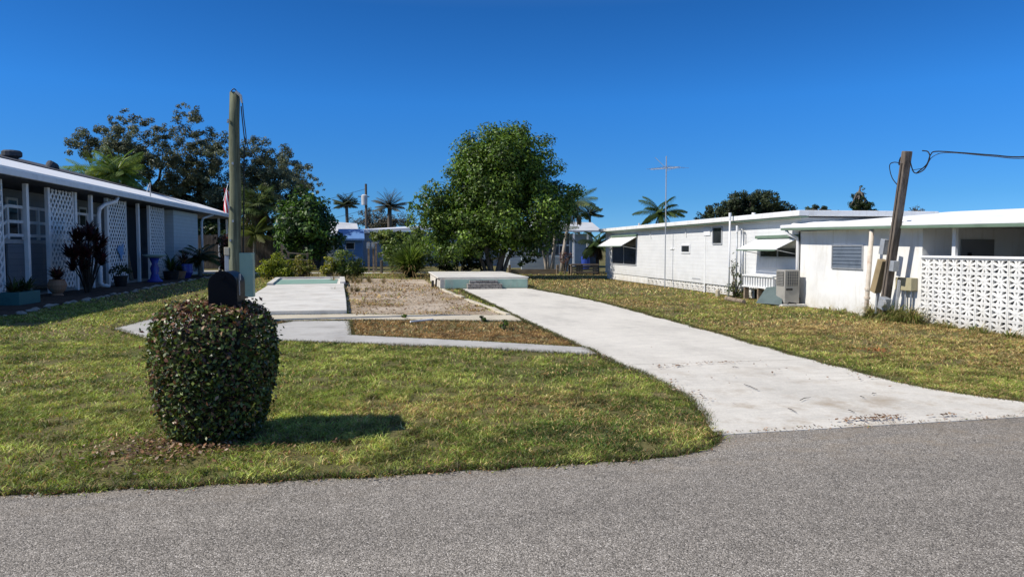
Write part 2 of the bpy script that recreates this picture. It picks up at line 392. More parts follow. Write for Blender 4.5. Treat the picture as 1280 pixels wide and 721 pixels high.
drv_L = wavy([(2.66, 5.50), (2.76, 5.9), (2.93, 6.5), (3.03, 7.1), (3.06, 8.2), (2.98, 9.3), (2.95, 10.3), (2.85, 12.5), (2.78, 15), (2.72, 18.4), (2.52, 27.4)], 0.02, 0.22, 5)
drv_R = wavy([(5.3, 27.4), (5.75, 23), (6.0, 19.8), (5.92, 15), (5.85, 12), (5.76, 9.8), (5.74, 8.0), (5.8, 6.9), (6.25, 6.15), (7.3, 5.72), (7.2, 5.66)], 0.025, 0.22, 6)
drive_poly = drv_L+drv_R
o = MB().prism(drive_poly, -0.05, 0.010).build('driveway', M['driveway']); tag(o, kind='structure')
walk_poly = [(-2.4, 12.55), (-0.9, 11.95), (1.09, 11.0), (2.93, 9.95), (2.96, 10.62), (1.45, 11.62), (-0.72, 12.85), (-0.9, 15.4), (-2.05, 15.55), (-2.6, 14.3)]
o = MB().prism(walk_poly, -0.05, 0.03).build('walkway', M['walk']); tag(o, kind='structure')
# cut joints in the walk
lw_poly = [(-5.27, 14.69), (-3.97, 12.75), (-3.0, 13.2), (-3.75, 16.8), (-4.15, 20.8), (-4.95, 22.0), (-5.15, 18.5)]
o = MB().prism(lw_poly, -0.05, 0.025).build('side_path', M['walk']); tag(o, kind='structure')
footing_poly = [(-2.3, 15.75), (-0.9, 15.7), (0.9, 15.3), (2.75, 14.85), (2.74, 16.1), (1.27, 16.35), (-0.95, 16.95), (-3.4, 17.0), (-3.35, 16.3)]
fo = MB().prism(wavy(footing_poly+[footing_poly[0]], 0.02, 0.4, 8)[:-1], -0.05, 0.035).build('footing_strip', M['footing'], bevel=0.006)
tag(fo, 'low cream concrete footing strip crossing the lot in front of the sandy patch', 'footing')
kerb = MB()
kp = wavy([(2.72, 16.2), (2.45, 19), (2.15, 23), (1.9, 27)], 0.03, 0.8, 9)
for i, (a, b) in enumerate(zip(kp[:-1], kp[1:])):
    if i in (6,): continue
    kerb.bar((a[0]-0.05, a[1], 0.03), (b[0]-0.05, b[1]-0.004, 0.03), 0.13, 0.05+0.02*math.sin(i*2.1))
tag(kerb.build('broken_kerb', M['footing'], bevel=0.01), 'broken cream concrete kerb along the left edge of the driveway', 'kerb')
slab_poly = [(-5.5, 35.2), (-2.35, 35.8), (-1.75, 27), (-1.28, 20.5), (-1.05, 17.02), (-3.6, 17.02), (-4.1, 20.9), (-4.75, 28.6)]
st = thing('concrete_slab', 'wide low whitewashed concrete slab left of the sandy patch with a faded green far end', 'slab', (-3, 25, 0))
MB().prism(slab_poly, -0.05, 0.13).build('slab_top', M['slab'], st, bevel=0.015)
MB().prism([(-4.75, 29.6), (-2.25, 30.0), (-2.5, 34.3), (-5.1, 34.0)], 0.134, 0.138).build('painted_floor', M['green_floor'], st)
rm = MB()
for a, b in (((-5.35, 34.9), (-2.4, 35.4)), ((-2.38, 35.3), (-2.0, 29.9)), ((-5.3, 34.9), (-4.72, 29.0))):
    rm.bar((*a, 0.16), (*b, 0.16), 0.22, 0.10)
rm.build('rim', M['slab'], st, bevel=0.01)
# raised foundation
rf = thing('raised_foundation', 'raised concrete foundation with pale green painted front beside the driveway end', 'foundation', (3.5, 30, 0))
MB().box((1.82, 27.55, 0), (5.28, 34.6, 0.385)).build('base_block', M['slab'], rf, bevel=0.02)
MB().box((2.02, 27.53, 0.02), (5.25, 27.56, 0.365)).build('painted_front', M['green_paint'], rf)
MB().box((1.74, 27.6, 0.387), (5.33, 34.7, 0.45)).build('top_slab', M['slab'], rf, bevel=0.02)
MB().box((2.85, 27.05, 0), (4.18, 27.52, 0.21)).box((2.95, 27.28, 0.212), (4.05, 27.52, 0.33)).build('brick_step', M['brick'], rf, bevel=0.012)
# sandy patch
dirt_poly = [(-1.0, 17.0), (1.2, 16.4), (2.55, 16.1), (1.75, 27.3), (1.6, 36), (-1.9, 38), (-2.2, 34), (-1.65, 27)]
sheet('sandy_patch', wavy(dirt_poly+[dirt_poly[0]], 0.08, 0.5, 11)[:-1], 0.008, M['dirt'])
sheet('bare_soil', wavy([(-2.35, 15.7), (-3.3, 16.3), (-3.1, 14.2), (-2.55, 13.2), (-2.05, 15.5), (-2.35, 15.7)], 0.05, 0.3, 12)[:-1], 0.008, M['brownlitter'])
strip_poly = [(-0.85, 12.95), (1.5, 11.7), (2.9, 10.75), (2.78, 14.8), (0.9, 15.25), (-0.85, 15.65)]
bed_poly = [(-11.75, 15), (-8.9, 15), (-8.75, 18), (-8.95, 20.5), (-9.1, 25), (-9.4, 30), (-9.6, 36), (-9.9, 44), (-11.75, 44)]
sheet('garden_bed', wavy(bed_poly+[bed_poly[0]], 0.06, 0.6, 13)[:-1], 0.01, M['mulch'])
sheet('carport_floor', [(-11.76, 14), (-11.76, 54), (-20, 54), (-20, 14)], 0.012, M['walk'])
sheet('seawall_path', [(-12, 47), (9, 44.5), (9, 46), (-12, 49)], 0.008, M['slab'])

# ------------------------------------------------------------------ grass
def blades(x, y, h, wd, lean, col, z=0.0):
    n = len(x); a = rng.uniform(0, 2*np.pi, n); b = rng.uniform(0, 2*np.pi, n)
    wx, wy = np.cos(a)*wd/2, np.sin(a)*wd/2; lx, ly = np.cos(b)*lean*h, np.sin(b)*lean*h
    V = np.zeros((n, 5, 3), np.float32)
    V[:, 0] = np.stack([x-wx, y-wy, np.full(n, z-0.005)], 1); V[:, 1] = np.stack([x+wx, y+wy, np.full(n, z-0.005)], 1)
    V[:, 2] = np.stack([x-wx*.8+lx*.35, y-wy*.8+ly*.35, z+h*.6], 1); V[:, 3] = np.stack([x+wx*.8+lx*.35, y+wy*.8+ly*.35, z+h*.6], 1)
    V[:, 4] = np.stack([x+lx, y+ly, z+h], 1)
    i = np.arange(n)[:, None]*5
    F = np.concatenate([i+[0, 1, 3], i+[0, 3, 2], i+[2, 3, 4]], 0)
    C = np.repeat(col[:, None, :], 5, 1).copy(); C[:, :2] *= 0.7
    return V.reshape(-1, 3), F, C.reshape(-1, 3)
EXCL = [road_poly, drive_poly, walk_poly, lw_poly, footing_poly, slab_poly, bed_poly, [(1.7, 27.4), (5.35, 27.4), (5.35, 34.8), (1.7, 34.8)], [(-30, 13), (-11.7, 13), (-11.7, 60), (-30, 60)], [(10.8, 9), (30, 9), (30, 40), (10.8, 40)]]
def scatter(n, y0, y1, x0=-0.72, x1=1.1):
    y = np.sqrt(rng.uniform(y0*y0, y1*y1, n)); x = rng.uniform(x0, x1, n)*y
    x = np.clip(x, -60, 60); return x, y
def grow(n, y0, y1, h0, h1, w0, w1, dens=None):
    x, y = scatter(n, y0, y1)
    ex = np.zeros(len(x), bool)
    jx = x+rng.normal(0, 0.03, len(x)); jy = y+rng.normal(0, 0.03, len(x))
    for p in EXCL: ex |= inpoly(jx, jy, p)
    dirt = inpoly(jx, jy, dirt_poly) | inpoly(jx, jy, [(-3.4, 16.4), (-2.5, 13.0), (-2.0, 15.6)])
    cl = fbm(x, y, 0.9, 31)
    ex |= dirt & ((rng.random(len(x)) > 0.5) | (cl < 0.47+0.12*np.clip((x+0.6)/2, 0, 1)))
    # thin and bare spots
    t = fbm(x, y, 1.6, 5); t2 = fbm(x, y, 0.28, 6); ex |= (rng.random(len(x)) < np.clip((t-0.54)*3.0, 0, 0.7)) | (rng.random(len(x)) < np.clip((t2-0.53)*5, 0, 0.92))
    k = ~ex; x, y, dirt = x[k], y[k], dirt[k]; n = len(x)
    a = fbm(x, y, 3.2, 11); b = fbm(x, y, 0.45, 21); c = rng.random(n); e = fbm(x, y, 1.1, 41)
    green = np.array([0.24, 0.30, 0.055]); lime = np.array([0.38, 0.425, 0.10]); deep = np.array([0.085, 0.14, 0.022]); straw = np.array([0.62, 0.47, 0.21]); brown = np.array([0.36, 0.21, 0.085])
    col = green+(lime-green)*np.clip((b-0.4)*3, 0, 1)[:, None]
    col = col+(deep-col)*np.clip((0.48-e)*4, 0, 1)[:, None]
    dryness = np.clip((a-0.42)*2.2, 0, 1)*0.75+0.22
    rightlawn = np.clip((x-5.6)/1.0, 0, 1)*np.clip((y-6)/6, 0.3, 1)*0.30; dryness = dryness+rightlawn
    instrip = inpoly(x, y, strip_poly); dryness = np.where(instrip, dryness+0.75, dryness); dryness = np.where(dirt, 0.95, dryness)
    dryness = dryness+np.clip((y-20)/25, 0, 1)*0.25
    s = rng.random(n) < dryness*0.85
    c = np.where(instrip, c+0.38, c)
    col[s] = np.where((c[s] < 0.55)[:, None], straw, brown)
    br = np.where(instrip | dirt, np.array([0.9]), 1.0)
    fine = vnoise(x, y, 0.09, 61)*0.6+vnoise(x, y, 0.2, 62)*0.4
    col = col*(rng.uniform(0.55, 1.45, n)*br*np.clip(0.1+1.8*fine, 0.22, 1.9))[:, None]
    hh = rng.uniform(h0, h1, n)*(0.7+0.8*e)*np.where(dirt, 1.5, 1)
    return blades(x, y, hh, rng.uniform(w0, w1, n), rng.uniform(0.4, 2.8, n), col)
parts = [grow(250000, 4.6, 8.0, 0.014, 0.038, 0.005, 0.011), grow(230000, 8.0, 13.0, 0.018, 0.042, 0.008, 0.015),
         grow(170000, 13.0, 22.0, 0.022, 0.05, 0.013, 0.024), grow(110000, 22, 46, 0.03, 0.065, 0.022, 0.05)]
# tufts that hang over the road edge
re_ = np.array(road_edge); ii = rng.integers(0, len(re_)-1, 26000); tt = rng.random(26000)
ex_ = re_[ii]*(1-tt[:, None])+re_[ii+1]*tt[:, None]; kk = ((ex_[:, 0] < 2.74) | (ex_[:, 0] > 7.2)); ex_ = ex_[kk]; off = np.abs(rng.normal(0, 0.05, len(ex_)))-0.012
nx = np.clip((ex_[:, 0]-1.9)*1.0, 0, 0.85)*(ex_[:, 0] < 3)
px = ex_[:, 0]-off*nx; py = ex_[:, 1]+off*np.sqrt(1-nx*nx)
cc = np.where(rng.random(len(px))[:, None] < 0.45, np.array([0.15, 0.095, 0.05]), np.array([0.075, 0.12, 0.022]))*rng.uniform(0.4, 1.3, (len(px), 1))
parts.append(blades(px, py, rng.uniform(0.015, 0.055, len(px)), rng.uniform(0.004, 0.008, len(px)), rng.uniform(0.4, 1.6, len(px)), cc))
# grass creeping along the driveway and path edges
for poly, n in ((drv_L+drv_R[::-1], 0), (drv_L, 14000), (drv_R, 14000), (walk_poly+[walk_poly[0]], 9000), (lw_poly+[lw_poly[0]], 6000), (footing_poly+[footing_poly[0]], 5000)):
    if not n: continue
    q = np.array(poly); L = np.hypot(*(q[1:]-q[:-1]).T); ii = rng.choice(len(L), n, p=L/L.sum()); tt = rng.random((n, 1))
    pp = q[ii]*(1-tt)+q[ii+1]*tt+rng.normal(0, 0.035, (n, 2)); k2 = ~inpoly(pp[:, 0], pp[:, 1], road_poly) & (pp[:, 1] > 5.75)
    pp = pp[k2]; far = np.clip(pp[:, 1]/12, 0.6, 2.2)
    cc = np.where(rng.random(len(pp))[:, None] < 0.5, np.array([0.17, 0.12, 0.06]), np.array([0.08, 0.12, 0.025]))*rng.uniform(0.5, 1.3, (len(pp), 1))
    parts.append(blades(pp[:, 0], pp[:, 1], rng.uniform(0.02, 0.06, len(pp)), 0.007*far, rng.uniform(0.3, 1.6, len(pp)), cc))
def merge(parts):
    V = []; F = []; Cc = []; b = 0
    for v, f, c in parts: V.append(v); F.append(f+b); Cc.append(c); b += len(v)
    return np.concatenate(V), np.concatenate(F), np.concatenate(Cc)
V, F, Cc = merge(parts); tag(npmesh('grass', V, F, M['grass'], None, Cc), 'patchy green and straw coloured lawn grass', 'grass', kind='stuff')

def litter(name, label, pts, size, cols, m=None, flat=0.5, z=0.012):
    "small fallen leaves lying about"
    n = len(pts); c = np.array(pts); s = rng.uniform(size[0], size[1], n); a = rng.uniform(0, 2*np.pi, n)
    t = np.stack([np.cos(a), np.sin(a), rng.normal(0, flat*0.5, n)], 1); nrm = unit(np.stack([rng.normal(0, flat, n), rng.normal(0, flat, n), np.ones(n)], 1))
    t = unit(t-nrm*(t*nrm).sum(1, keepdims=True)); b = np.cross(nrm, t); c3 = np.concatenate([c, np.full((n, 1), z)], 1) if c.shape[1] == 2 else c
    c3[:, 2] += np.abs(t[:, 2])*s*0.5+np.abs(b[:, 2])*s*0.25
    V = np.stack([c3-t*s[:, None]*.5, c3+b*s[:, None]*.27, c3+t*s[:, None]*.5, c3-b*s[:, None]*.27], 1).reshape(-1, 3)
    F = np.arange(n*4).reshape(-1, 4); col = np.array(cols)[rng.integers(0, len(cols), n)]*rng.uniform(0.6, 1.3, (n, 1))
    o = npmesh(name, V, F, m or M['dry'], None, np.repeat(col, 4, 0)); return tag(o, label, 'leaf litter', kind='stuff')
BR = [(0.28, 0.15, 0.08), (0.20, 0.11, 0.06), (0.36, 0.24, 0.15), (0.12, 0.07, 0.045), (0.40, 0.30, 0.22)]
pts = np.concatenate([np.stack([-1.75+rng.normal(0, 0.28, 900), 5.78+rng.normal(0, 0.22, 900)], 1), np.stack([-1.3+rng.normal(0, 0.4, 260), 5.65+rng.normal(0, 0.2, 260)], 1)])
litter('leaf_litter', 'brown fallen leaves around the foot of the clipped bush', pts, (0.02, 0.045), BR, z=0.035)
pts = np.concatenate([np.stack([rng.normal(cx, sx, n), rng.normal(cy, sy, n)], 1) for cx, cy, sx, sy, n in ((4.3, 8.9, .3, .04, 60), (4.35, 8.2, .5, .25, 14), (3.55, 8.75, .14, .05, 40), (4.6, 7.3, .6, .3, 8), (4.15, 5.70, .16, .03, 110), (4.45, 5.76, .10, .05, 50), (5.0, 5.72, .08, .02, 22), (5.6, 5.72, .5, .02, 22), (3.12, 7.2, .07, .5, 60), (5.5, 7.6, .2, .08, 26), (5.0, 10.5, .8, 1.5, 6), (2.9, 9, .05, 1.5, 40))])
litter('leaf_litter', 'dry leaf crumbs and dirt scattered on the pale driveway near the road', pts, (0.015, 0.05), BR, z=0.03, flat=0.3)
pts = np.stack([rng.uniform(-0.9, 2.3, 2600), rng.uniform(16.6, 32, 2600)], 1)
litter('leaf_litter', 'rubble crumbs and dead leaves strewn over the sandy patch', pts, (0.03, 0.10), [(0.48, 0.41, 0.31), (0.27, 0.18, 0.1), (0.36, 0.26, 0.17), (0.20, 0.14, 0.09)], z=0.02)
pts = np.concatenate([np.stack([rng.normal(PG(1095, 442).x, .12, 120), rng.normal(PG(1095, 442).y, .12, 120)], 1)])
litter('leaf_litter', 'small heap of orange brown leaves on the right lawn', pts, (0.02, 0.06), [(0.36, 0.16, 0.06), (0.25, 0.11, 0.05)], z=0.05)
pts = np.stack([rng.normal(PG(640, 505).x, .1, 40), rng.normal(PG(640, 505).y, .08, 40)], 1)
litter('leaf_litter', 'little clump of dark dead leaves in the middle of the front lawn', pts, (0.02, 0.05), [(0.10, 0.06, 0.04), (0.07, 0.045, 0.03)], z=0.045)
e2 = re_[rng.integers(0, len(re_)-1, 2600)]; e2 = e2[(e2[:, 0] > -4.5) & (e2[:, 0] < 8)]; e2 = e2+np.stack([rng.normal(0, .08, len(e2)), -np.abs(rng.normal(0, .06, len(e2)))+.02], 1)
litter('edge_litter', 'dead grass crumbs and grit along the ragged road edge', e2, (0.008, 0.03), BR+[(0.42, 0.36, 0.27), (0.16, 0.16, 0.05)], z=0.012, flat=0.4)
# twigs on the driveway
tw = MB()
for (u, v, du, dv) in ((840, 455, 26, 4), (985, 510, 18, 8), (1000, 500, 22, -6), (915, 458, 14, 2), (1075, 495, 10, 3), (1090, 492, 9, -1), (930, 480, 30, 12), (1060, 512, 14, 5)):
    a, b = PG(u, v, 0.03), PG(u+du, v+dv, 0.03); c_ = a.lerp(b, .6); tw.tube([a.lerp(c_, 0.0), a.lerp(c_, .5)+Vector((0.01, 0.035, 0)), c_], [0.003, 0.004, 0.002], 5)
tag(tw.build('twig_litter', M['bark_dark']), 'thin dark twigs scattered over the near end of the driveway', 'twigs', kind='stuff')

# ------------------------------------------------------------------ foliage
def leaves(name, m, parent, blobs, n, L, pal, aspect=0.45, sub=14, subr=(0.28, 0.5), out=0.75, up=0.35, vary=0.35, fill=0.25, droop=0.0, shade=0.5):
    """leaf-sized faces spread in clumps over the outer part of blobs (x, y, z, rx, ry, rz)"""
    B = np.array(blobs, float); wgt = (B[:, 3]*B[:, 5]+B[:, 3]*B[:, 4]+B[:, 4]*B[:, 5])
    nb = np.maximum(3, (wgt/wgt.mean()*sub).astype(int)); sc_, sr_, sb_, up_ = [], [], [], []
    for i, b in enumerate(B):
        d = unit(rng.normal(size=(nb[i], 3))); rad = np.where(rng.random(nb[i]) < fill, rng.uniform(0.1, 0.7, nb[i]), rng.uniform(0.72, 1.05, nb[i]))
        sc_.append(b[:3]+d*rad[:, None]*b[3:6]); sr_.append(rng.uniform(*subr, nb[i])[:, None]*b[3:6].mean()*np.array([1, 1, 0.75])); sb_.append(1+rng.normal(0, vary*0.6, nb[i])); up_.append(rad)
    S, SR, SB, RD = map(np.concatenate, (sc_, sr_, sb_, up_))
    w_ = SR[:, 0]**2; k = rng.choice(len(S), n, p=w_/w_.sum())
    d = unit(rng.normal(size=(n, 3))); rr = rng.random(n)**0.45
    P = S[k]+d*rr[:, None]*SR[k]*1.1
    cen = (B[:, :3]*wgt[:, None]).sum(0)/wgt.sum()
    nrm = unit(d*out+unit(P-cen)*0.4+np.array([0, 0, up])+rng.normal(0, 0.55, (n, 3)))
    t = unit(np.cross(nrm, rng.normal(size=(n, 3)))); t[:, 2] -= droop; t = unit(t-nrm*(t*nrm).sum(1, keepdims=True)); b_ = np.cross(nrm, t)
    l = rng.uniform(L[0], L[1], n)[:, None]
    fold = nrm*l*0.10
    V = np.stack([P-t*l*.5, P+b_*l*aspect*.5+fold, P+t*l*.5, P-b_*l*aspect*.5+fold], 1).reshape(-1, 3)
    pal = np.array(pal); ci = np.clip((pal.shape[0]*(0.5+0.28*rng.normal(size=n)+0.25*(SB[k]-1))), 0, pal.shape[0]-1).astype(int)
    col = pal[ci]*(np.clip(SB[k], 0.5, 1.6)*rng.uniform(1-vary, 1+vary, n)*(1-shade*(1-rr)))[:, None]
    o = npmesh(name, V, np.arange(n*4).reshape(-1, 4), m, parent, np.repeat(col, 4, 0)); return o, S
def limbs(mb, base, targets, r0, seg=5, wob=0.12, n=6, r1=0.02):
    base = Vector(base)
    for t in targets:
        t = Vector(t); pts = []
        L = (t-base).length
        for k in range(seg+1):
            q = k/seg; p = base.lerp(t, q); p.z += L*0.10*math.sin(q*math.pi)
            if 0 < k < seg: p += Vector(rng.normal(0, wob*L*0.25, 3))
            pts.append(p)
        mb.tube(pts, [r0*(1-q/seg)**0.8+r1 for q in range(seg+1)], n)
def px_blobs(lst, Y, depth=1.0, dy=0.9):
    "(u, v, rpx[, ypx]) at distance Y"
    out = []
    for b in lst:
        u, v, r = b[:3]; rz = b[3] if len(b) > 3 else r; yo = b[4] if len(b) > 4 else rng.normal(0, dy)
        p = PY(u, v, Y+yo); s = (Y+yo)/FPX/0.985
        out.append((p.x, p.y, p.z, r*s, r*s*depth, rz*s))
    return out
def tree(name, label, cat, base, blobs, n, L, pal, trunks, m=None, bark=None, group=None, nl=18, r_l=0.05, **kw):
    t = thing(name, label, cat, base, group)
    cr, S = leaves('crown', m or M['leaf'], t, blobs, n, L, pal, **kw)
    mb = MB()
    for (b0, top, r0) in trunks:
        b0, top = Vector(b0), Vector(top); mid = b0.lerp(top, 0.5)+Vector(rng.normal(0, 0.06*(top-b0).length, 3))
        mb.tube([b0-Vector((0, 0, 0.1)), b0.lerp(mid, 0.3), mid, top], [r0*1.35, r0, r0*0.85, r0*0.6], 10)
        dd = np.linalg.norm((S-np.array(top))*np.array([1, 1, .6]), axis=1); near = np.argsort(dd)[:max(nl*5, 30)]; sel = [s for s in S[rng.permutation(near)[:nl]]]
        limbs(mb, top, sel, r0*0.5, r1=r_l*0.3)
    mb.build('trunk', bark or M['bark'], t, smooth=True)
    return t
G_BRIGHT = [(0.035, 0.065, 0.012), (0.065, 0.115, 0.018), (0.105, 0.18, 0.026), (0.15, 0.24, 0.034), (0.21, 0.29, 0.05)]
G_OAK = [(0.065, 0.078, 0.042), (0.10, 0.118, 0.064), (0.13, 0.15, 0.082), (0.145, 0.165, 0.09), (0.21, 0.22, 0.145)]
G_DARK = [(0.018, 0.032, 0.010), (0.03, 0.05, 0.015), (0.045, 0.075, 0.02), (0.065, 0.10, 0.028)]
G_YEL = [(0.12, 0.15, 0.02), (0.22, 0.25, 0.03), (0.34, 0.34, 0.04), (0.45, 0.40, 0.06)]

# central tree behind the raised foundation
Yc = 37.0; b0 = PY(618, 346, Yc); b0.z = 0
tb = px_blobs([(625, 208, 50), (590, 212, 30), (660, 205, 38), (640, 180, 26), (688, 238, 34), (600, 258, 48), (650, 258, 50), (568, 285, 38), (545, 265, 24), (548, 244, 26, 16), (535, 230, 15, 12), (530, 268, 20, 18), (555, 300, 30, 24), (706, 255, 18, 24), (618, 300, 36, 20), (670, 294, 28, 22), (652, 304, 26, 16), (690, 288, 18, 18), (580, 305, 26, 22), (695, 275, 16, 14), (640, 165, 14, 10), (612, 178, 16, 14), (520, 268, 17, 15), (708, 210, 8, 14), (600, 190, 24)], Yc, 1.0, 0.9)
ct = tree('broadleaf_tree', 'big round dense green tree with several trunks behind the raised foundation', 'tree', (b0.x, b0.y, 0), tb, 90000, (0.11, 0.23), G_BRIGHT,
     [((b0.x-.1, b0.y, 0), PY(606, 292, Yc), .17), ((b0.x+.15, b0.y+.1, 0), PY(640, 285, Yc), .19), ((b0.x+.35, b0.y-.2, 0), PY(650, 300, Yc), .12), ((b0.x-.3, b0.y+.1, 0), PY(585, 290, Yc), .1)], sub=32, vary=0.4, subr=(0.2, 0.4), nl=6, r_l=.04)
# oak behind left house
Yo = 66; b0 = PY(225, 334, Yo)
ob = px_blobs([(150, 148, 17, 14), (172, 160, 24, 18), (120, 180, 30, 20), (92, 182, 16, 12), (150, 185, 30, 26), (232, 140, 17, 12), (240, 165, 26, 22), (205, 172, 22, 18), (195, 205, 34, 26), (242, 200, 32, 26), (275, 185, 24, 20), (272, 225, 34, 28), (225, 235, 34, 26), (315, 190, 26, 20), (325, 225, 36, 28), (352, 205, 26, 22), (368, 222, 24, 22), (385, 232, 20, 14), (398, 240, 12, 8), (350, 245, 34, 24), (300, 255, 40, 26), (160, 215, 24, 20), (255, 262, 36, 20)], Yo, 0.9, 2.5)
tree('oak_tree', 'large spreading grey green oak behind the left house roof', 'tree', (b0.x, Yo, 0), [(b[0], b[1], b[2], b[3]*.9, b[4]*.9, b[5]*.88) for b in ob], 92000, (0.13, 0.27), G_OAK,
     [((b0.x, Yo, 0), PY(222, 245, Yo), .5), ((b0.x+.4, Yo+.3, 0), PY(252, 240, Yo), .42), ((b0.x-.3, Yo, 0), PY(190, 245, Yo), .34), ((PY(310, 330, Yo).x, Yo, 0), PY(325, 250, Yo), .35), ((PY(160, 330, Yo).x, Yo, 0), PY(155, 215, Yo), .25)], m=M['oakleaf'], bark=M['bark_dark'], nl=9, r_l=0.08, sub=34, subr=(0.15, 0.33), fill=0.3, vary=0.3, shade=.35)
# bright round-leaved tree right of the pole
Y2 = 54; b0 = PY(388, 335, Y2); b0.z = 0
tree('broadleaf_tree', 'shorter leafy tree with bright green crown right of the tall green pole', 'tree', (b0.x, b0.y, 0), px_blobs([(380, 258, 22), (395, 270, 22), (368, 275, 22), (385, 290, 30), (402, 298, 22), (362, 295, 18), (380, 312, 26, 16), (408, 283, 14)], Y2, 1.0, 0.8), 9000, (0.2, 0.42), [(0.025, 0.05, 0.012), (0.045, 0.085, 0.018), (0.08, 0.155, 0.028), (0.12, 0.21, 0.04)],
     [((b0.x, b0.y, 0), PY(385, 298, Y2), .16)], vary=0.3, sub=18)
# dark growth behind the pole
Y3 = 60
tree('evergreen_shrub', 'dark green thicket of shrubs behind the tall green pole', 'shrub', (PY(330, 334, Y3).x, Y3, 0), px_blobs([(310, 300, 26), (340, 305, 26, 22), (325, 275, 24), (300, 320, 20, 14), (350, 285, 18), (335, 322, 26, 12), (372, 320, 16, 10)], Y3, 1, .6), 9000, (0.2, 0.45), G_DARK+[(0.06, 0.09, 0.02)],
     [((PY(330, 334, Y3).x, Y3, 0), PY(330, 300, Y3), .12)], sub=12)
tree('evergreen_shrub', 'dark shrub mass beyond the fence at the far end of the left house', 'shrub', (PY(268, 334, 64).x, 64, 0), px_blobs([(262, 300, 22, 20), (285, 300, 20, 22), (275, 280, 22, 16), (245, 310, 18, 14), (255, 285, 16, 14)], 64, 1, .4), 7000, (0.2, 0.42), G_DARK, [((PY(268, 334, 64).x, 64, 0), PY(270, 300, 64), .12)], sub=14)
# right background trees
Y4 = 62
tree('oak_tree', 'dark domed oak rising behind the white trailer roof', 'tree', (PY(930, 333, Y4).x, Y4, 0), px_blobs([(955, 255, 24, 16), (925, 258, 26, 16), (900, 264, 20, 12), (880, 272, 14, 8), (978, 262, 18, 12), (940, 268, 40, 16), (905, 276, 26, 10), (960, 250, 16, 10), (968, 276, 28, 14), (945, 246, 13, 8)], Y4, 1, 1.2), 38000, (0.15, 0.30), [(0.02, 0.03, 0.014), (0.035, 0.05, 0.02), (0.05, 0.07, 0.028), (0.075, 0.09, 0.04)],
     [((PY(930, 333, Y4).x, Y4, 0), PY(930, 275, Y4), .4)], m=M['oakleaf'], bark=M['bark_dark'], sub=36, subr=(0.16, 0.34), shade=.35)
Y5 = 60
tree('conifer_tree', 'small dark pointed evergreen behind the right house roof', 'tree', (PY(1074, 330, Y5).x, Y5, 0), px_blobs([(1074, 236, 5, 5), (1073, 244, 8, 6), (1072, 252, 10, 6), (1076, 258, 14, 5), (1064, 262, 8, 4), (1080, 264, 14, 5)], Y5, 1, .2), 2600, (0.18, 0.4), G_DARK, [((PY(1074, 330, Y5).x, Y5, 0), PY(1074, 240, Y5), .2)], sub=10, aspect=.25, up=0)
tree('broadleaf_tree', 'hazy low tree top beside the pointed evergreen over the roof', 'tree', (PY(1022, 330, 85).x, 85, 0), px_blobs([(1010, 264, 9, 6), (1024, 262, 9, 6), (1048, 266, 6, 4)], 85, 1, .4), 1200, (0.2, 0.4), [(0.06, 0.09, 0.05), (0.09, 0.12, 0.07)], [((PY(1022, 330, 85).x, 85, 0), PY(1022, 266, 85), .25)], sub=8)
tree('bare_tree', 'thin bare twiggy tree top above the right house roof', 'tree', (PY(1143, 330, 45).x, 45, 0), px_blobs([(1143, 262, 11, 4)], 45, 1, .2), 120, (0.08, 0.15), [(0.12, 0.11, 0.09)], [((PY(1143, 330, 45).x, 45, 0), PY(1143, 268, 45), .06)], sub=20, nl=20, r_l=0.03)

# bushes in the lot
def bush(name, label, base, blobs, n, L, pal, group=None, cat='bush', m=None, **kw):
    t = thing(name, label, cat, base, group); cr, S = leaves('foliage', m or M['leaf'], t, blobs, n, L, pal, **kw)
    mb = MB(); limbs(mb, base, [Vector(s) for s in S[rng.permutation(len(S))[:14]]], 0.025, 3, 0.1, 5, 0.006); mb.build('stem', M['bark'], t)
    return t
Y6 = 37.2
bush('leafy_bush', 'bright yellow green bush behind the left slab, left of the pair', (PY(346, 348, Y6).x, Y6, 0), px_blobs([(345, 330, 16, 14, 0), (335, 335, 10, 10, 0), (355, 334, 13, 12, 0), (345, 341, 20, 8, 0)], Y6, 1), 4200, (0.08, 0.18), [(0.09, 0.13, 0.015), (0.19, 0.24, 0.025), (0.30, 0.34, 0.035), (0.40, 0.42, 0.05)], sub=16)
bush('leafy_bush', 'looser straggly yellow green bush between the bright bush and the round bush', (PY(378, 348, 38.5).x, 38.5, 0), px_blobs([(376, 334, 13, 13, 0), (385, 338, 9, 9, 0), (368, 340, 10, 8, 0)], 38.5, 1), 2000, (0.08, 0.18), [(0.10, 0.12, 0.025), (0.20, 0.22, 0.04), (0.29, 0.29, 0.05), (0.28, 0.2, 0.09)], sub=16)
bush('leafy_bush', 'round green bush with yellowing left side in the weedy middle of the lot', (PY(432, 348, 38).x, 38, 0), px_blobs([(430, 330, 18, 15, 0), (443, 334, 14, 13, 0), (420, 336, 10, 10, 0), (432, 341, 22, 8, 0)], 38, 1), 4600, (0.08, 0.17), [(0.04, 0.07, 0.014), (0.08, 0.13, 0.022), (0.14, 0.20, 0.03), (0.24, 0.28, 0.045)], sub=18)
bush('leafy_bush', 'yellow leaved shrub side sprouting left of the round green bush', (PY(413, 346, 37.2).x, 37.2, 0), px_blobs([(414, 332, 8, 11, 0), (409, 338, 7, 8, 0)], 37.2, 1), 1000, (0.08, 0.16), G_YEL, sub=14)
Y7 = 46
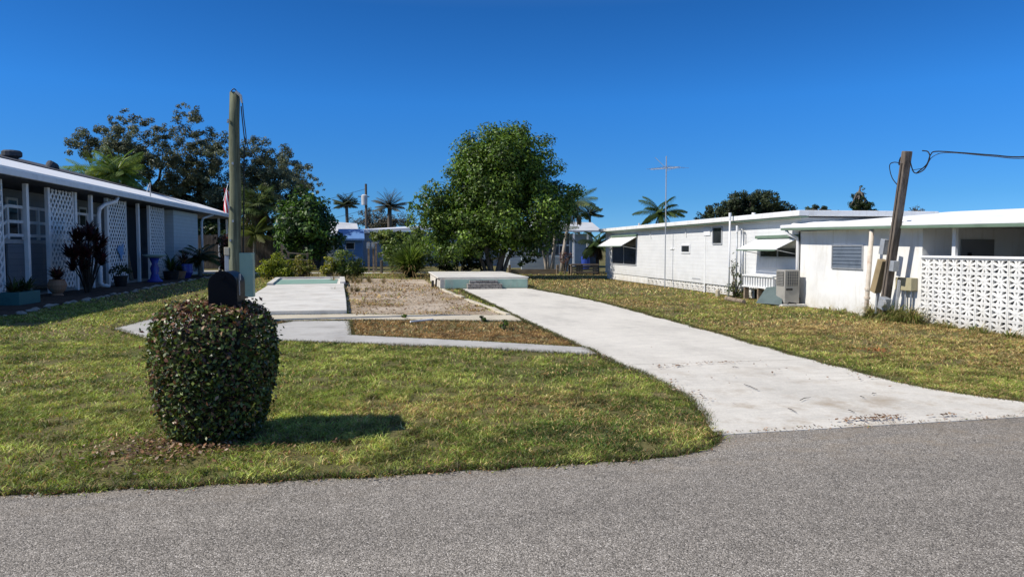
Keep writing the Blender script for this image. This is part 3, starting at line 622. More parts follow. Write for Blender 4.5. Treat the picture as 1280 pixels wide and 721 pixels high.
bush('broadleaf_shrub', 'rounded mid green shrub right behind the strap leaved clump', (PY(512, 344, 41.5).x, 41.5, 0), px_blobs([(500, 312, 18, 16, 0), (520, 310, 16, 16, 0), (530, 322, 12, 14, 0), (495, 324, 14, 12, 0)], 41.5, 1), 4200, (0.10, 0.22), [(0.05, 0.085, 0.018), (0.09, 0.15, 0.026), (0.15, 0.22, 0.04), (0.21, 0.27, 0.06)], cat='shrub', sub=18)
bush('broadleaf_shrub', 'loose light green small tree left of the strap leaved clump', (PY(490, 338, Y7).x, Y7, 0), px_blobs([(478, 294, 14, 8), (500, 298, 14, 9), (522, 296, 12, 9), (490, 305, 16, 8), (515, 306, 14, 7), (485, 315, 12, 7)], Y7, 1, .4), 4200, (0.16, 0.32), [(0.05, 0.08, 0.02), (0.10, 0.15, 0.03), (0.16, 0.22, 0.045), (0.24, 0.26, 0.07)], cat='shrub', sub=18)
bush('broadleaf_shrub', 'dark low growth under the big central tree', (PY(575, 338, 40).x, 40, 0), px_blobs([(570, 322, 16, 14), (590, 318, 14, 18), (560, 332, 16, 8), (600, 332, 14, 8), (655, 322, 10, 10), (668, 318, 8, 12)], 40, 1, .3), 3000, (0.14, 0.3), G_DARK+[(0.06, 0.09, 0.025)], cat='shrub', sub=16)
def straps(name, label, cat, base, n, L, wd, pal, spread=0.9, parent=None, group=None, seg=5, lowdead=0.0, z0=0.0):
    t = thing(name, label, cat, base, group) if parent is None else parent
    a = rng.uniform(0, 2*np.pi, n); el = np.clip(np.abs(rng.normal(0.9, 0.38, n)), 0.05, 1.5); l = rng.uniform(L*.6, L, n); w_ = rng.uniform(wd*.7, wd, n)
    V = np.zeros((n, seg+1, 2, 3)); p = np.stack([base[0]+np.cos(a)*.12*spread*rng.random(n), base[1]+np.sin(a)*.12*spread*rng.random(n), base[2]+z0+rng.uniform(0, L*.25, n)], 1); e = el.copy()
    for k in range(seg+1):
        q = k/seg; ww = w_*(1-q)**0.6*0.5+0.002
        s = np.stack([-np.sin(a)*ww, np.cos(a)*ww, np.zeros(n)], 1)
        V[:, k, 0] = p-s; V[:, k, 1] = p+s
        d = np.stack([np.cos(a)*np.cos(e), np.sin(a)*np.cos(e), np.sin(e)], 1); p = p+d*(l/seg)[:, None]; e = e-spread*(0.25+0.5*q)
    idx = np.arange(n)[:, None]*(seg+1)*2
    F = np.concatenate([idx+[2*k, 2*k+1, 2*k+3, 2*k+2] for k in range(seg)], 0)
    col = np.array(pal)[rng.integers(0, len(pal), n)]*rng.uniform(.6, 1.4, (n, 1))
    if lowdead: col = np.where((el < 0.45)[:, None] & (rng.random(n) < lowdead)[:, None], np.array([0.26, 0.18, 0.09]), col)
    npmesh('foliage' if parent is None else name, V.reshape(-1, 3), F, M['leaf'], t, np.repeat(col, (seg+1)*2, 0)); return t
ps = PY(513, 344, 39.5); ps.z = 0
straps('strap_leaf_plant', 'big clump of arching strap leaves with dead brown skirt beside the sandy patch', 'plant', ps, 1000, 2.1, 0.09, [(0.05, 0.08, 0.018), (0.10, 0.16, 0.03), (0.17, 0.24, 0.05), (0.23, 0.28, 0.07)], 0.55, lowdead=.7)
# weeds and dead growth in the lot
for (u, v, Y, n, L, lab) in ((395, 349, 36.2, 200, .8, 'dry tan weeds between the bushes behind the slab'), (452, 350, 33, 260, .6, 'dry straw weeds at the left of the sandy patch'), (530, 350, 36.5, 120, .5, 'brown dead grass by the foundation corner'), (447, 362, 26, 200, .4, 'straw coloured weed tuft against the slab edge')):
    p = PY(u, v, Y); p.z = 0
    t = thing('weed_clump', lab, 'weeds', p, 'dry weed clumps in the lot')
    for k in range(9):
        q = Vector((p.x+rng.normal(0, .7), p.y+rng.normal(0, .5), 0)); straps('tuft', None, None, q, n//6, L*rng.uniform(.4, .8), .02, [(0.28, 0.21, 0.10), (0.18, 0.12, 0.06), (0.12, 0.13, 0.04), (0.34, 0.27, 0.15)], .5, parent=t)

# palms
def palm(name, label, base, top, r, nf, L, pal, droop=0.55, leaflets=22, lw=0.05, ll=0.5, group=None, fan=False, dead=0, bark=None, el0=1.15, bend=0.0):
    t = thing(name, label, 'palm', (base[0], base[1], 0), group); b = Vector(base); tp = Vector(top)
    mid = b.lerp(tp, .5)+Vector((bend, 0, 0)); MB().tube([b, b.lerp(mid, .5)+Vector((bend*.3, 0, 0)), mid, mid.lerp(tp, .5), tp], [r*1.3, r*1.05, r, r*.95, r*.9], 9).build('trunk', bark or M['palm_bark'], t, smooth=True)
    Vs = []; Fs = []; Cs = []; nb = 0
    for f in range(nf+dead):
        a = f*2.399+rng.normal(0, .15); isd = f >= nf
        e = -0.9+rng.normal(0, .2) if isd else el0-(f/nf)*1.5+rng.normal(0, .12); ln = L*rng.uniform(.8, 1.1)*(0.7 if isd else 1)
        p = tp.copy(); seg = 8; path = []
        for k in range(seg+1):
            path.append(p.copy()); p = p+Vector((math.cos(a)*math.cos(e), math.sin(a)*math.cos(e), math.sin(e)))*(ln/seg); e -= droop*(0.10+0.25*k/seg)
        side = Vector((-math.sin(a), math.cos(a), 0)); c = np.array(pal[f % len(pal)])*rng.uniform(.7, 1.3)
        if isd: c = np.array((0.22, 0.15, 0.08))*rng.uniform(.7, 1.2)
        for k in range(leaflets):
            q = (k+1)/leaflets
            if fan: q = 0.55+0.45*q
            j = min(int(q*seg), seg-1); pt = path[j].lerp(path[j+1], q*seg-j); dr = (path[j+1]-path[j]).normalized()
            for s in (-1, 1):
                if fan:
                    th = s*k/leaflets*2.0; pt2 = path[5]; d = (dr*math.cos(th)+side*math.sin(th)+Vector((0, 0, -.12*abs(th)))).normalized(); o0, l_ = pt2, ll*rng.uniform(.8, 1)
                else:
                    d = (dr*.55+side*s+Vector((0, 0, -.25-.5*droop))).normalized(); o0, l_ = pt, ll*(math.sin(math.pi*min(q*.9+.08, 1))**.6)*rng.uniform(.85, 1.1)
                wv = d.cross(Vector((0, 0, 1))).normalized()*lw*.5
                m_ = o0+d*l_*.55+Vector((0, 0, -l_*.05)); e_ = o0+d*l_+Vector((0, 0, -l_*.22))
                Vs += [o0-wv*.4, o0+wv*.4, m_+wv, m_-wv, e_]; Fs += [(nb, nb+1, nb+2), (nb, nb+2, nb+3), (nb+3, nb+2, nb+4)]; Cs += [c*rng.uniform(.8, 1.2)]*5; nb += 5
        for k in range(seg):
            A, B = path[k], path[k+1]; wv = side*(0.03*(1-k/seg)+.008)
            Vs += [A-wv, A+wv, B+wv, B-wv]; Fs += [(nb, nb+1, nb+2), (nb, nb+2, nb+3)]; Cs += [c*.9]*4; nb += 4
    npmesh('crown', np.array([tuple(v) for v in Vs]), np.array(Fs), M['leaf'], t, np.array(Cs))
    return t
PG1 = [(0.07, 0.11, 0.035), (0.11, 0.155, 0.05), (0.16, 0.20, 0.075)]
PG2 = [(0.11, 0.18, 0.03), (0.16, 0.235, 0.045), (0.21, 0.27, 0.06)]
PGD = [(0.05, 0.07, 0.035), (0.075, 0.095, 0.045), (0.10, 0.12, 0.06)]
def palm_at(u, vt, Y, name, label, **k):
    u0 = k.pop('ub', u); b = PY(u0, 334, Y); b.z = 0; return palm(name, label, b, PY(u, vt, Y), **k)
palm_at(146, 216, 44, 'feather_palm', 'pale yellow green feathery palm top above the left house roof', r=.14, nf=30, L=1.9, pal=PG2, droop=.5, ll=.75, lw=.06, leaflets=24)
palm_at(118, 220, 46, 'feather_palm', 'smaller pale palm top left of the bigger one over the roof', r=.12, nf=24, L=2.0, pal=PG2, droop=.5, ll=.6, lw=.06)
palm_at(433, 255, 95, 'date_palm', 'slender tall palm with round head left of the distant power pole', r=.22, nf=34, L=1.75, pal=PGD, droop=.25, ll=.7, lw=.14, leaflets=16, bark=M['bark'], ub=436, el0=1.3)
palm_at(487, 258, 95, 'date_palm', 'broad hazy grey palm right of the distant power pole', r=.3, nf=40, L=2.5, pal=[(0.11, 0.11, 0.08), (0.13, 0.125, 0.095), (0.09, 0.09, 0.06)], droop=.3, ll=.7, lw=.10, leaflets=18, bark=M['bark'], el0=1.35)
palm_at(322, 255, 58, 'fan_palm', 'shaggy fan palm behind the tall green pole under the oak', r=.2, nf=34, L=2.0, pal=PG1, droop=.35, ll=1.1, lw=.09, leaflets=12, fan=True, dead=8, bark=M['bark'])
palm_at(318, 292, 56, 'feather_palm', 'low yellow green palm fronds low behind the tall green pole', r=.1, nf=16, L=1.8, pal=[(0.08, 0.11, 0.02), (0.13, 0.15, 0.03), (0.06, 0.08, 0.02)], droop=.5, ll=.6, lw=.07)
palm_at(716, 255, 47, 'feather_palm', 'feathery palm leaning out at the right edge of the central tree', r=.12, nf=18, L=1.9, pal=PG1+[(0.17, 0.17, 0.11)], droop=.6, ll=.7, lw=.06, dead=3, ub=702, bend=-.1)
palm_at(697, 258, 45, 'feather_palm', 'palm with pale slanting trunk half hidden by the central tree', r=.11, nf=14, L=1.7, pal=PGD, droop=.6, ll=.6, lw=.06, ub=690)
palm_at(737, 268, 62, 'date_palm', 'little dark palm left of the white trailer end', r=.12, nf=22, L=1.25, pal=[(0.045, 0.06, 0.03), (0.07, 0.085, 0.045)], droop=.3, ll=.55, lw=.08, bark=M['bark'], el0=1.3, ub=740)
palm_at(826, 266, 48, 'feather_palm', 'green palm with a brown dead frond behind the antenna mast', r=.16, nf=18, L=2.0, pal=[(0.05, 0.085, 0.02), (0.07, 0.11, 0.025), (0.04, 0.065, 0.02)], droop=.65, ll=.6, lw=.08, dead=3)
# dark drooping palm beside trailer end
palm_at(747, 305, 42, 'feather_palm', 'dark drooping palm tucked against the far end of the white trailer', r=.1, nf=14, L=1.3, pal=G_DARK, droop=.8, ll=.55, lw=.08, dead=3, bark=M['bark_dark'])
# pale trunk clump
for i, (ub, ut, vt, lab) in enumerate(((684, 676, 295, 'leftmost of three pale slim trunks in a clump right of the central tree'), (685, 684, 288, 'middle of three pale slim trunks in a clump right of the central tree'), (688, 697, 290, 'rightmost leaning one of three pale slim trunks right of the central tree'))):
    palm(*['feather_palm', lab], tuple(PY(ub, 333, 43.5))[:2]+(0,), PY(ut, vt, 43.5), .09, 10, 1.5, PGD, .6, 16, .06, .5, group='pale trunk palm clump')

# hedge mass far off
tb = []
for k in range(70):
    X_ = -110+k*4.6; tb.append((X_, 150+rng.normal(0, 8), 1.5, 4.5, 3, rng.uniform(2.5, 4.2)))
fo, S = leaves('far_treeline', M['leaf'], None, tb, 14000, (0.5, 1.1), [(0.03, 0.045, 0.02), (0.05, 0.065, 0.03), (0.07, 0.085, 0.045)], sub=8)
tag(fo, 'low distant line of trees along the horizon', 'treeline', kind='stuff')

# ------------------------------------------------------------------ clipped bush, mailbox
bc = Vector((-1.44, 6.12, 0)); BH = 1.10
bu = thing('clipped_bush', 'boxy clipped bush of dark green and copper leaves around the mailbox post', 'bush', bc)
n = 17000
th = rng.uniform(0, 2*np.pi, n); zz = rng.uniform(-1, 1, n)
d = unit(rng.normal(size=(n, 3))); e = 5.2
rxy = (np.abs(d[:, 0])**2.6+np.abs(d[:, 1])**2.6)**(1/2.6); sq = (rxy**e+np.abs(d[:, 2])**e)**(-1/e)
rad = 1-np.abs(rng.normal(0, 0.07, n))+0.04*rng.random(n)
P = d*sq[:, None]*rad[:, None]
nrm = unit(np.sign(P)*np.abs(P)**np.array([1.6, 1.6, e-1]))
hz = (P[:, 2]+1)/2
wob = 1+0.06*(vnoise(d[:, 0]*3+7, d[:, 2]*3+d[:, 1]*3, 0.8, 3)-0.5)
taper = 0.84+0.20*np.clip(hz*2.0, 0, 1)-0.02*np.clip(hz-0.75, 0, 1)*4
P = np.stack([P[:, 0]*0.445*taper*wob, P[:, 1]*0.43*taper*wob, hz*BH*(1+0.05*(vnoise(d[:, 0]*4+9, d[:, 1]*4, 0.7, 8)-.5))], 1)
stray = rng.random(n) < 0.035; P[stray] += nrm[stray]*rng.uniform(0.02, 0.08, (stray.sum(), 1))
nn = unit(nrm*0.6+np.array([0, 0, 0.3])+rng.normal(0, .75, (n, 3))); t = unit(np.cross(nn, rng.normal(size=(n, 3)))); b_ = np.cross(nn, t); l = rng.uniform(0.028, 0.052, n)[:, None]
P = P+np.array(bc)
V = np.stack([P-t*l*.5, P+b_*l*.27-t*l*.05+nn*l*.06, P+t*l*.5-nn*l*.05, P-b_*l*.27-t*l*.05+nn*l*.06], 1).reshape(-1, 3)
pal = np.array([(0.04, 0.052, 0.012), (0.07, 0.10, 0.018), (0.115, 0.16, 0.028), (0.20, 0.245, 0.05), (0.34, 0.35, 0.13)])
cop = np.array([(0.16, 0.065, 0.035), (0.27, 0.13, 0.065), (0.40, 0.25, 0.15), (0.10, 0.04, 0.028)])
ci = np.clip(rng.normal(1.9, 1.0, n), 0, 4).astype(int); col = pal[ci]
red = rng.random(n) < np.clip(0.17+0.45*np.clip(hz-0.86, 0, 1)*7+0.25*(P[:, 0] < bc.x-.35)*(hz < .6), 0, .65); col[red] = cop[rng.integers(0, 4, red.sum())]
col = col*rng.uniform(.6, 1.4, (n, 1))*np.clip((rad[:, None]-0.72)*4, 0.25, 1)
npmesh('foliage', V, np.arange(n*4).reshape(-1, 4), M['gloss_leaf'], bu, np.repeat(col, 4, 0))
mb = MB()
for k in range(190):
    a = rng.uniform(0, 6.28); r1, r2 = rng.uniform(.02, .12), rng.uniform(.25, .46)
    mb.tube([bc+Vector((math.cos(a)*r1, math.sin(a)*r1, 0)), bc+Vector((math.cos(a)*(r1+r2)*.5, math.sin(a)*(r1+r2)*.5, rng.uniform(.2, .5))), bc+Vector((math.cos(a)*r2, math.sin(a)*r2*.9, rng.uniform(.3, 1.08)))], [.011, .007, .003], 4)
mb.build('twig_stem', M['bark_dark'], bu)
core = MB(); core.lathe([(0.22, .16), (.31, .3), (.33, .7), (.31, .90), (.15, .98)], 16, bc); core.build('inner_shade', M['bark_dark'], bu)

mp = PY(279, 385, 5.95)
mx = thing('mailbox', 'black arched rural mailbox on a post rising out of the clipped bush', 'mailbox', (mp.x, mp.y, 0), rz=R(3))
def arch(w_, h_, inset=0.0):
    r = w_/2-inset; pts = [(-r, inset)]; pts += [(-r*math.cos(a), h_-w_/2+r*math.sin(a)) for a in [math.pi*k/14 for k in range(15)]]; pts += [(r, inset)]; return pts
Wm, Hm, Lm, Zm = 0.21, 0.295, 0.48, 1.075
mm = world(mx)
def arch_body(y0, y1, inset, name, m, bev=0.0):
    q = MB(); q.extrude([mm @ Vector((x, y0, Zm+z)) for x, z in arch(Wm, Hm, inset)], mm.to_3x3() @ Vector((0, y1-y0, 0))); return q.build(name, m, mx, bevel=bev)
arch_body(0.0, Lm, 0.006, 'body', M['black_metal'])
dr = arch_body(-0.012, 0.02, -0.004, 'door', M['black_metal'], .004)
q = MB(); q.box((-.018, -.03, Zm+Hm-.055), (.018, -.013, Zm+Hm-.035)); q.v = [mm @ Vector(p) for p in q.v]; q.build('latch', M['black_metal'], mx)
q = MB(); q.box((Wm/2, .10, Zm+.10), (Wm/2+.006, .13, Zm+.27)).box((Wm/2, .10, Zm+.22), (Wm/2+.006, .19, Zm+.27)); q.v = [mm @ Vector(p) for p in q.v]; q.build('flag', M['galv'], mx)
q = MB(); q.box((-.045, .2, 0), (.045, .29, Zm+.004)); q.v = [mm @ Vector(p) for p in q.v]; q.build('post', M['boards'], mx)

# ------------------------------------------------------------------ tall green service pole
gp = Vector((-3.33, 15.75, 0)); top = PY(293, 116, 15.75)
gp.x = PY(294, 385, 15.75).x
sp = thing('service_pole', 'tall green grey wooden service pole with meter boxes behind the mailbox bush', 'utility pole', gp)
pts = [gp.lerp(Vector((top.x, gp.y, top.z)), k/8)+Vector((0.012*math.sin(k*1.7), 0, 0)) for k in range(9)]
MB().tube(pts, [.140-.0045*k-.003*(k % 2) for k in range(9)], 16).build('pole', M['pole_green'], sp, smooth=True)
def at(u, v, Y): return PY(u, v, Y)
def pbox(u0, v0, u1, v1, Y, dep, bev=0.01):
    a = PY(u0, v1, Y); b = PY(u1, v0, Y); return MB().box((a.x, Y-dep/2, a.z), (b.x, Y+dep/2, b.z)), bev
q, b_ = pbox(301, 316, 317, 371, 15.78, .22); q.build('meter_box', M['meter_green'], sp, bevel=.012)
q, b_ = pbox(281, 309, 287.5, 319, 15.72, .16); q.build('junction_cap', M['meter_beige'], sp, bevel=.012)
q, b_ = pbox(282, 319.5, 287, 352, 15.74, .12); q.build('conduit_box', M['galv'], sp, bevel=.01)
q, b_ = pbox(293.5, 342, 300, 362, 15.50, .06); q.build('tag_plate', M['orange'], sp, bevel=.006)
wt = MB()
T = Vector((top.x, gp.y, top.z))
for zz_, xx_ in ((T.z-.62, -.03), (T.z-1.5, .04), (T.z-2.4, -.05), (2.1, .02), (1.7, -.04)): MB().box((gp.x+xx_-.018, gp.y-.145, zz_), (gp.x+xx_+.018, gp.y-.09, zz_+.05)).build('staple', M['galv'], sp)
MB().tube([T+Vector((-.15, -.05, -.62)), T+Vector((-.09, -.05, -.62))], .015, 6).build('bolt', M['galv'], sp)
a0 = T+Vector((.09, -.12, -.02)); gx = -.06
wt.wire([T+Vector((-.05, -.1, .0)), T+Vector((.02, -.12, .05)), a0, T+Vector((.17, -.14, -.12)), T+Vector((.2, -.14, -.5)), T+Vector((.24, -.13, -.95)), T+Vector((.21, -.12, -1.0)), T+Vector((.17, -.13, -.55)), T+Vector((.155, -.14, -.3))], .011, 6)
wt.wire([T+Vector((.2, -.13, -.9)), T+Vector((.28, -.12, -1.15)), T+Vector((.33, -.12, -1.35))], .008, 5)
wt.build('wire_loop', M['wire'], sp)
MB().tube([T+Vector((.06, -.17, -.02)), T+Vector((.16, -.18, -.1)), T+Vector((.18, -.16, -.24))], [.035, .03, .02], 8).build('wire_clamp', M['alu'], sp)
MB().tube([T+Vector((.185, -.06, -1.1)), PY(301, 316, 15.72)+Vector((.05, 0, 0))], .014, 7).build('conduit', M['wire'], sp)

# ------------------------------------------------------------------ left house
HX = -11.7
def YX(u, x=HX): return PX(u, 300, x).y
lh = thing('carport_house', 'low grey blue house with white lattice carport and white eave on the left', 'house', (HX-2, 34, 0))
Y0, Y1 = 15.0, 54.0
MB().add([(-11.1, Y0, 3.97), (-11.1, Y1, 3.97), (-13.5, Y1, 4.74), (-13.5, Y0, 4.74), (-11.1, Y0, 3.88), (-11.1, Y1, 3.88), (-13.5, Y1, 4.62), (-13.5, Y0, 4.62)],
         [(0,1,2,3), (7,6,5,4), (0,4,5,1), (1,5,6,2), (2,6,7,3), (3,7,4,0)]).build('eave_roof', M['white_roof'], lh)
MB().box((-11.14, Y0, 3.72), (-11.06, Y1, 3.90)).build('fascia', M['white_post'], lh, bevel=.01)
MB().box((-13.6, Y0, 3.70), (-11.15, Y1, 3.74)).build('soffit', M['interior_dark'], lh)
MB().add([(-13.42, Y0, 4.75), (-13.42, 50, 4.75), (-17.5, 50, 5.85), (-17.5, Y0, 5.85), (-21, 50, 4.75), (-21, Y0, 4.75)], [(0,1,2,3), (3,2,4,5), (0,3,5), (1,4,2), (0,5,4,1)]).build('roof', M['shingle'], lh)
MB().box((-20.5, Y0+.2, 0), (-13.6, 49.5, 4.60)).build('wall', M['siding_d'], lh)
# right-hand block of siding at the front line
ya, yb = YX(218), YX(248)
MB().box((-13.55, ya, 0.0), (-11.72, yb, 3.66)).build('storage_room', M['siding_b'], lh)
MB().box((-13.5, YX(206), 0), (-12.2, ya-.02, 3.65)).build('recess_wall', M['siding_d'], lh)
def lattice(u0, u1, z0=.14, z1=3.62):
    y0, y1 = YX(u0), YX(u1); q = MB(); H = z1-z0; W = y1-y0
    pit = 0.27; wd = 0.082; sl = 1.15
    for layer, s in ((0, 1), (1, -1)):
        x = HX+0.006-0.016*layer; c = -H/sl*1.0
        k0 = -int(H/sl/pit)-2
        for k in range(k0, int((W+H/sl)/pit)+2):
            # line y = c + s*(z)/sl ; clip to the panel
            yy0 = k*pit if s > 0 else k*pit
            pts = []
            t0, t1 = 0.0, H
            f = lambda z: yy0+s*z/sl
            # clip in y
            za, zb = 0.0, H
            if s > 0: za = max(za, (0-yy0)*sl); zb = min(zb, (W-yy0)*sl)
            else: za = max(za, (yy0-W)*sl); zb = min(zb, yy0*sl)
            if zb-za < .05: continue
            q.bar((x, y0+f(za), z0+za), (x, y0+f(zb), z0+zb), wd, .012, up=(1, 0, 0))
    o = q.build('lattice_panel', M['white_post'], lh)
    for y in (y0, y1): MB().box((HX-.03, y-.035, z0-.03), (HX+.025, y+.035, z1+.04)).build('edge_batten', M['white_post'], o)
    return o
for u0, u1 in ((-30, 3.5), (63, 92), (136, 158), (188, 205)): lattice(u0, u1)
for u in (34, 61, 94.5, 114.5, 134, 173, 186.5, 274, 284): 
    y = YX(u); MB().box((HX-.06, y-.085, 0), (HX+.06, y+.085, 3.66)).build('post', M['white_post'], lh, bevel=.01)
# downspouts
y = YX(119.5); yt = YX(134)
MB().tube([(-11.25, yt, 3.68), (-11.3, yt-.1, 3.5), (-11.52, y+.5, 3.34), (-11.56, y+.08, 3.15), (-11.56, y, 2.9), (-11.56, y, .2), (-11.45, y-.08, .08), (-11.2, y-.1, .05)], .085, 8).build('downspout', M['white_clean'], lh, smooth=True)
y = YX(250); MB().tube([(-11.2, y+1.2, 3.7), (-11.55, y+.2, 3.45), (-11.58, y, 3.2), (-11.58, y, .1)], .07, 8).build('downspout', M['white_clean'], lh, smooth=True)
# steps, deck and railings inside the carport
dk = MB(); dk.box((-13.55, 25.6, 1.72), (-12.4, 33, 1.86)); 
for k in range(8): dk.box((-13.5, 22.0+k*.46, .02), (-12.45, 22.44+k*.46, .22*(k+1)))
dk.build('deck', M['greytrim'], lh)
MB().box((-12.42, 25.7, 0.25), (-12.36, 33, 1.70)).build('skirting_panel', M['siding_d'], lh)
rl = MB()
for z in (2.0, 2.45, 2.95): rl.box((-12.36, 25.6, z-.05), (-12.30, 33, z+.05))
for k in range(8): rl.box((-12.37, 25.6+k*1.03, 1.86), (-12.29, 25.7+k*1.03, 3.0))
for dz in (.25, .7, 1.2): rl.bar((-12.33, 21.6, .1+dz), (-12.33, 25.6, 1.75+dz), .1, .06, up=(1, 0, 0))
for k in range(4): rl.box((-12.37, 22.2+k*1.0, .2+k*.42), (-12.29, 22.3+k*1.0, 1.5+k*.42))
rl.build('railing', M['white_post'], lh)
# blue door
ydn, ydf = YX(176, -12.9), YX(186, -12.9)
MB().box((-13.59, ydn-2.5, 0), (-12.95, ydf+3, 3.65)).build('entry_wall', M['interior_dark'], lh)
dro = MB().box((-12.949, ydn, .05), (-12.89, ydf, 2.95)).build('door', M['blue'], lh, bevel=.01)
dw = (ydf-ydn)
for k in range(2): MB().box((-12.888, ydn+dw*(.12+.42*k), 1.55), (-12.88, ydn+dw*(.44+.42*k), 2.75)).build('door_pane', M['siding_b'], dro)
MB().tube([(-12.88, ydn+.12, 1.35), (-12.82, ydn+.12, 1.35)], .04, 8).build('handle', M['alu'], dro)
# windows on the inner wall
for u0, u1 in ((8, 22), (98, 108)):
    y0, y1 = YX(u0, -13.6), YX(u1, -13.6); wf = MB().box((-13.6, y0, 2.0), (-13.54, y1, 3.4)).build('window', M['white_post'], lh)
    MB().box((-13.545, y0+.1, 2.1), (-13.53, y1-.1, 3.3)).build('pane', M['glass'], wf)
# turbine vent and gooseneck on roof, thin mast
p = PX(15, 199, -15.2); rv = MB().lathe([(.22, -.4), (.22, .10), (.30, .12), (.36, .17), (.36, .33), (.30, .39), (.08, .42)], 14, (p.x, p.y, p.z-.05)); rv.build('roof_vent', M['interior_dark'], lh, smooth=False)
p = PX(61, 213, -15.0); MB().tube([(p.x, p.y, p.z-.5), (p.x, p.y, p.z+.05), (p.x, p.y+.2, p.z+.28), (p.x, p.y+.5, p.z+.22), (p.x, p.y+.6, p.z)], [.17, .17, .19, .2, .2], 10).build('roof_vent', M['interior_dark'], lh)
p = PX(188, 243, -11.2); MB().tube([(p.x, p.y, p.z-.1), (p.x, p.y, p.z+.55)], .03, 6).tube([(p.x-.05, p.y, p.z+.45), (p.x-.05, p.y-.3, p.z+.1)], .03, 6).build('pipe_stub', M['greytrim'], lh)
# fence and shade beyond
wf = thing('board_fence', 'dark wooden board fence beyond the left house end', 'fence', (-12, 57, 0))
q = MB()
for k in range(34): q.box((-16+k*.30, 57, 0.03), (-16+k*.30+.28, 57.04, 2.6+.03*math.sin(k*2.3)))
q.build('board_panel', M['fence_wood'], wf)
q = MB()
for z in (.5, 2.1): q.box((-16, 57.045, z), (-5.8, 57.1, z+.12))
q.build('rail', M['fence_wood'], wf)
sh = thing('garden_shed', 'weathered grey shed with pale sloping roof half hidden by the bright leafy tree', 'shed', (PY(365, 334, 60).x, 60, 0))
a, b = PY(345, 300, 59), PY(400, 300, 59)
MB().box((a.x, 59, 0), (b.x, 63, PY(345, 296, 59).z)).build('wall', M['fence_wood'], sh)
z_ = PY(345, 294, 59).z; MB().add([(a.x-.3, 58.6, z_), (b.x+.3, 58.6, z_-.25), (b.x+.3, 63.4, z_+.5), (a.x-.3, 63.4, z_+.95), (a.x-.3, 58.6, z_+.1), (b.x+.3, 58.6, z_-.15), (b.x+.3, 63.4, z_+.6), (a.x-.3, 63.4, z_+1.05)], [(3,2,1,0), (4,5,6,7), (0,1,5,4), (1,2,6,5), (2,3,7,6), (3,0,4,7)]).build('roof', M['roofgrey'], sh)
st2 = thing('wooden_steps', 'short weathered grey wooden stair rail in front of the leafy tree', 'steps', (PY(360, 342, 44).x, 44, 0))
q = MB()
for dz in (0, .45): q.bar(PY(352, 305, 44)-Vector((0, 0, dz)), PY(360, 316, 44)-Vector((0, 0, dz)), .12, .06)
q.bar(PY(360, 316, 44), PY(384, 318, 44), .12, .06); q.bar(PY(360, 324, 44), PY(384, 325, 44), .12, .06)
q.build('handrail', M['boards'], st2)
for u, v in ((352, 305), (360, 314), (372, 316), (384, 316)):
    p = PY(u, v, 44.08); MB().box((p.x-.06, p.y, 0), (p.x+.06, p.y+.1, p.z)).build('post', M['boards'], st2)

# plants and pots by left house
def pot(name, label, cat, p, prof, m, sm=True, nm='pot'):
    t = thing(name, label, cat, p); MB().lathe(prof, 20, p).build(nm, m, t, smooth=False); return t
def gp_(u, v): 
    p = PG(u, v); return p
COP = [(0.10, 0.03, 0.025), (0.16, 0.05, 0.03), (0.06, 0.02, 0.025), (0.05, 0.06, 0.02), (0.20, 0.10, 0.05)]
p = PX(72, 371, -10.9); p.z = 0; t = pot('potted_plant', 'round terracotta urn with reddish foliage before the second lattice panel', 'potted plant', p, [(.17, 0), (.18, .03), (.14, .08), (.25, .22), (.29, .36), (.25, .48), (.22, .51), (.24, .55), (.18, .54)], M['terracotta'])
straps('foliage', None, None, p+Vector((0, 0, .48)), 70, .55, .10, COP, .5, parent=t)
p = PX(26, 383, -10.3); p.z = 0; t = thing('planter_box', 'dark teal rectangular planter with low plants at the left edge', 'planter', p)
MB().box((p.x-.25, p.y-.6, 0), (p.x+.25, p.y+.6, .36)).build('trough', M['teal'], t, bevel=.02)
for k in (-.4, 0, .4): straps('foliage', None, None, p+Vector((0, k, .32)), 50, .5, .07, G_DARK+[(0.08, 0.06, 0.03)], .5, parent=t)
p = PX(110, 362, -10.6); p.z = 0; t = thing('cordyline_plant', 'tall dark red spiky plant in front of the white downspout', 'plant', p)
q = MB()
for k in range(22):
    a = k*2.4; rr_ = .15+.55*(k/22)**.5; hgt = (.9+1.35*rng.random()) if k else 2.2; e_ = p+Vector((.45*rr_*math.cos(a)*1.4, 1.1*rr_*math.sin(a)*1.3, hgt)); q.tube([p+Vector((.05*math.cos(a), .1*math.sin(a), 0)), p.lerp(e_, .5)+Vector((0, .05, 0)), e_], [.03, .022, .015], 5)
    straps('foliage', None, None, e_-Vector((0, 0, .2)), 34, .62, .10, [(0.035, 0.012, 0.016), (0.055, 0.016, 0.02), (0.025, 0.02, 0.014), (0.08, 0.022, 0.022)], .35, parent=t)
q.build('stem', M['bark_dark'], t)
p = PX(151, 358, -11.0); p.z = 0; t = pot('potted_plant', 'small dark pot with a dark round plant by the third lattice panel', 'potted plant', p, [(.2, 0), (.28, .45), (.24, .45)], M['black'])
leaves('foliage', M['leaf'], t, [(p.x, p.y, .65, .32, .35, .3)], 260, (.08, .16), G_DARK, sub=10)
p = PX(194, 357, -10.9); p.z = 0; t = thing('bird_bath', 'cobalt blue pedestal bird bath with pale green basin in front of the last lattice', 'bird bath', p)
MB().lathe([(.34, 0), (.34, .08), (.22, .16), (.15, .4), (.20, .65), (.12, .85), (.22, 1.12)], 18, p).build('pedestal', M['cobalt'], t, smooth=True)
MB().lathe([(.2, 1.12), (.46, 1.2), (.52, 1.28), (.48, 1.29), (.3, 1.22)], 24, p).build('basin', M['birdbath'], t, smooth=True)
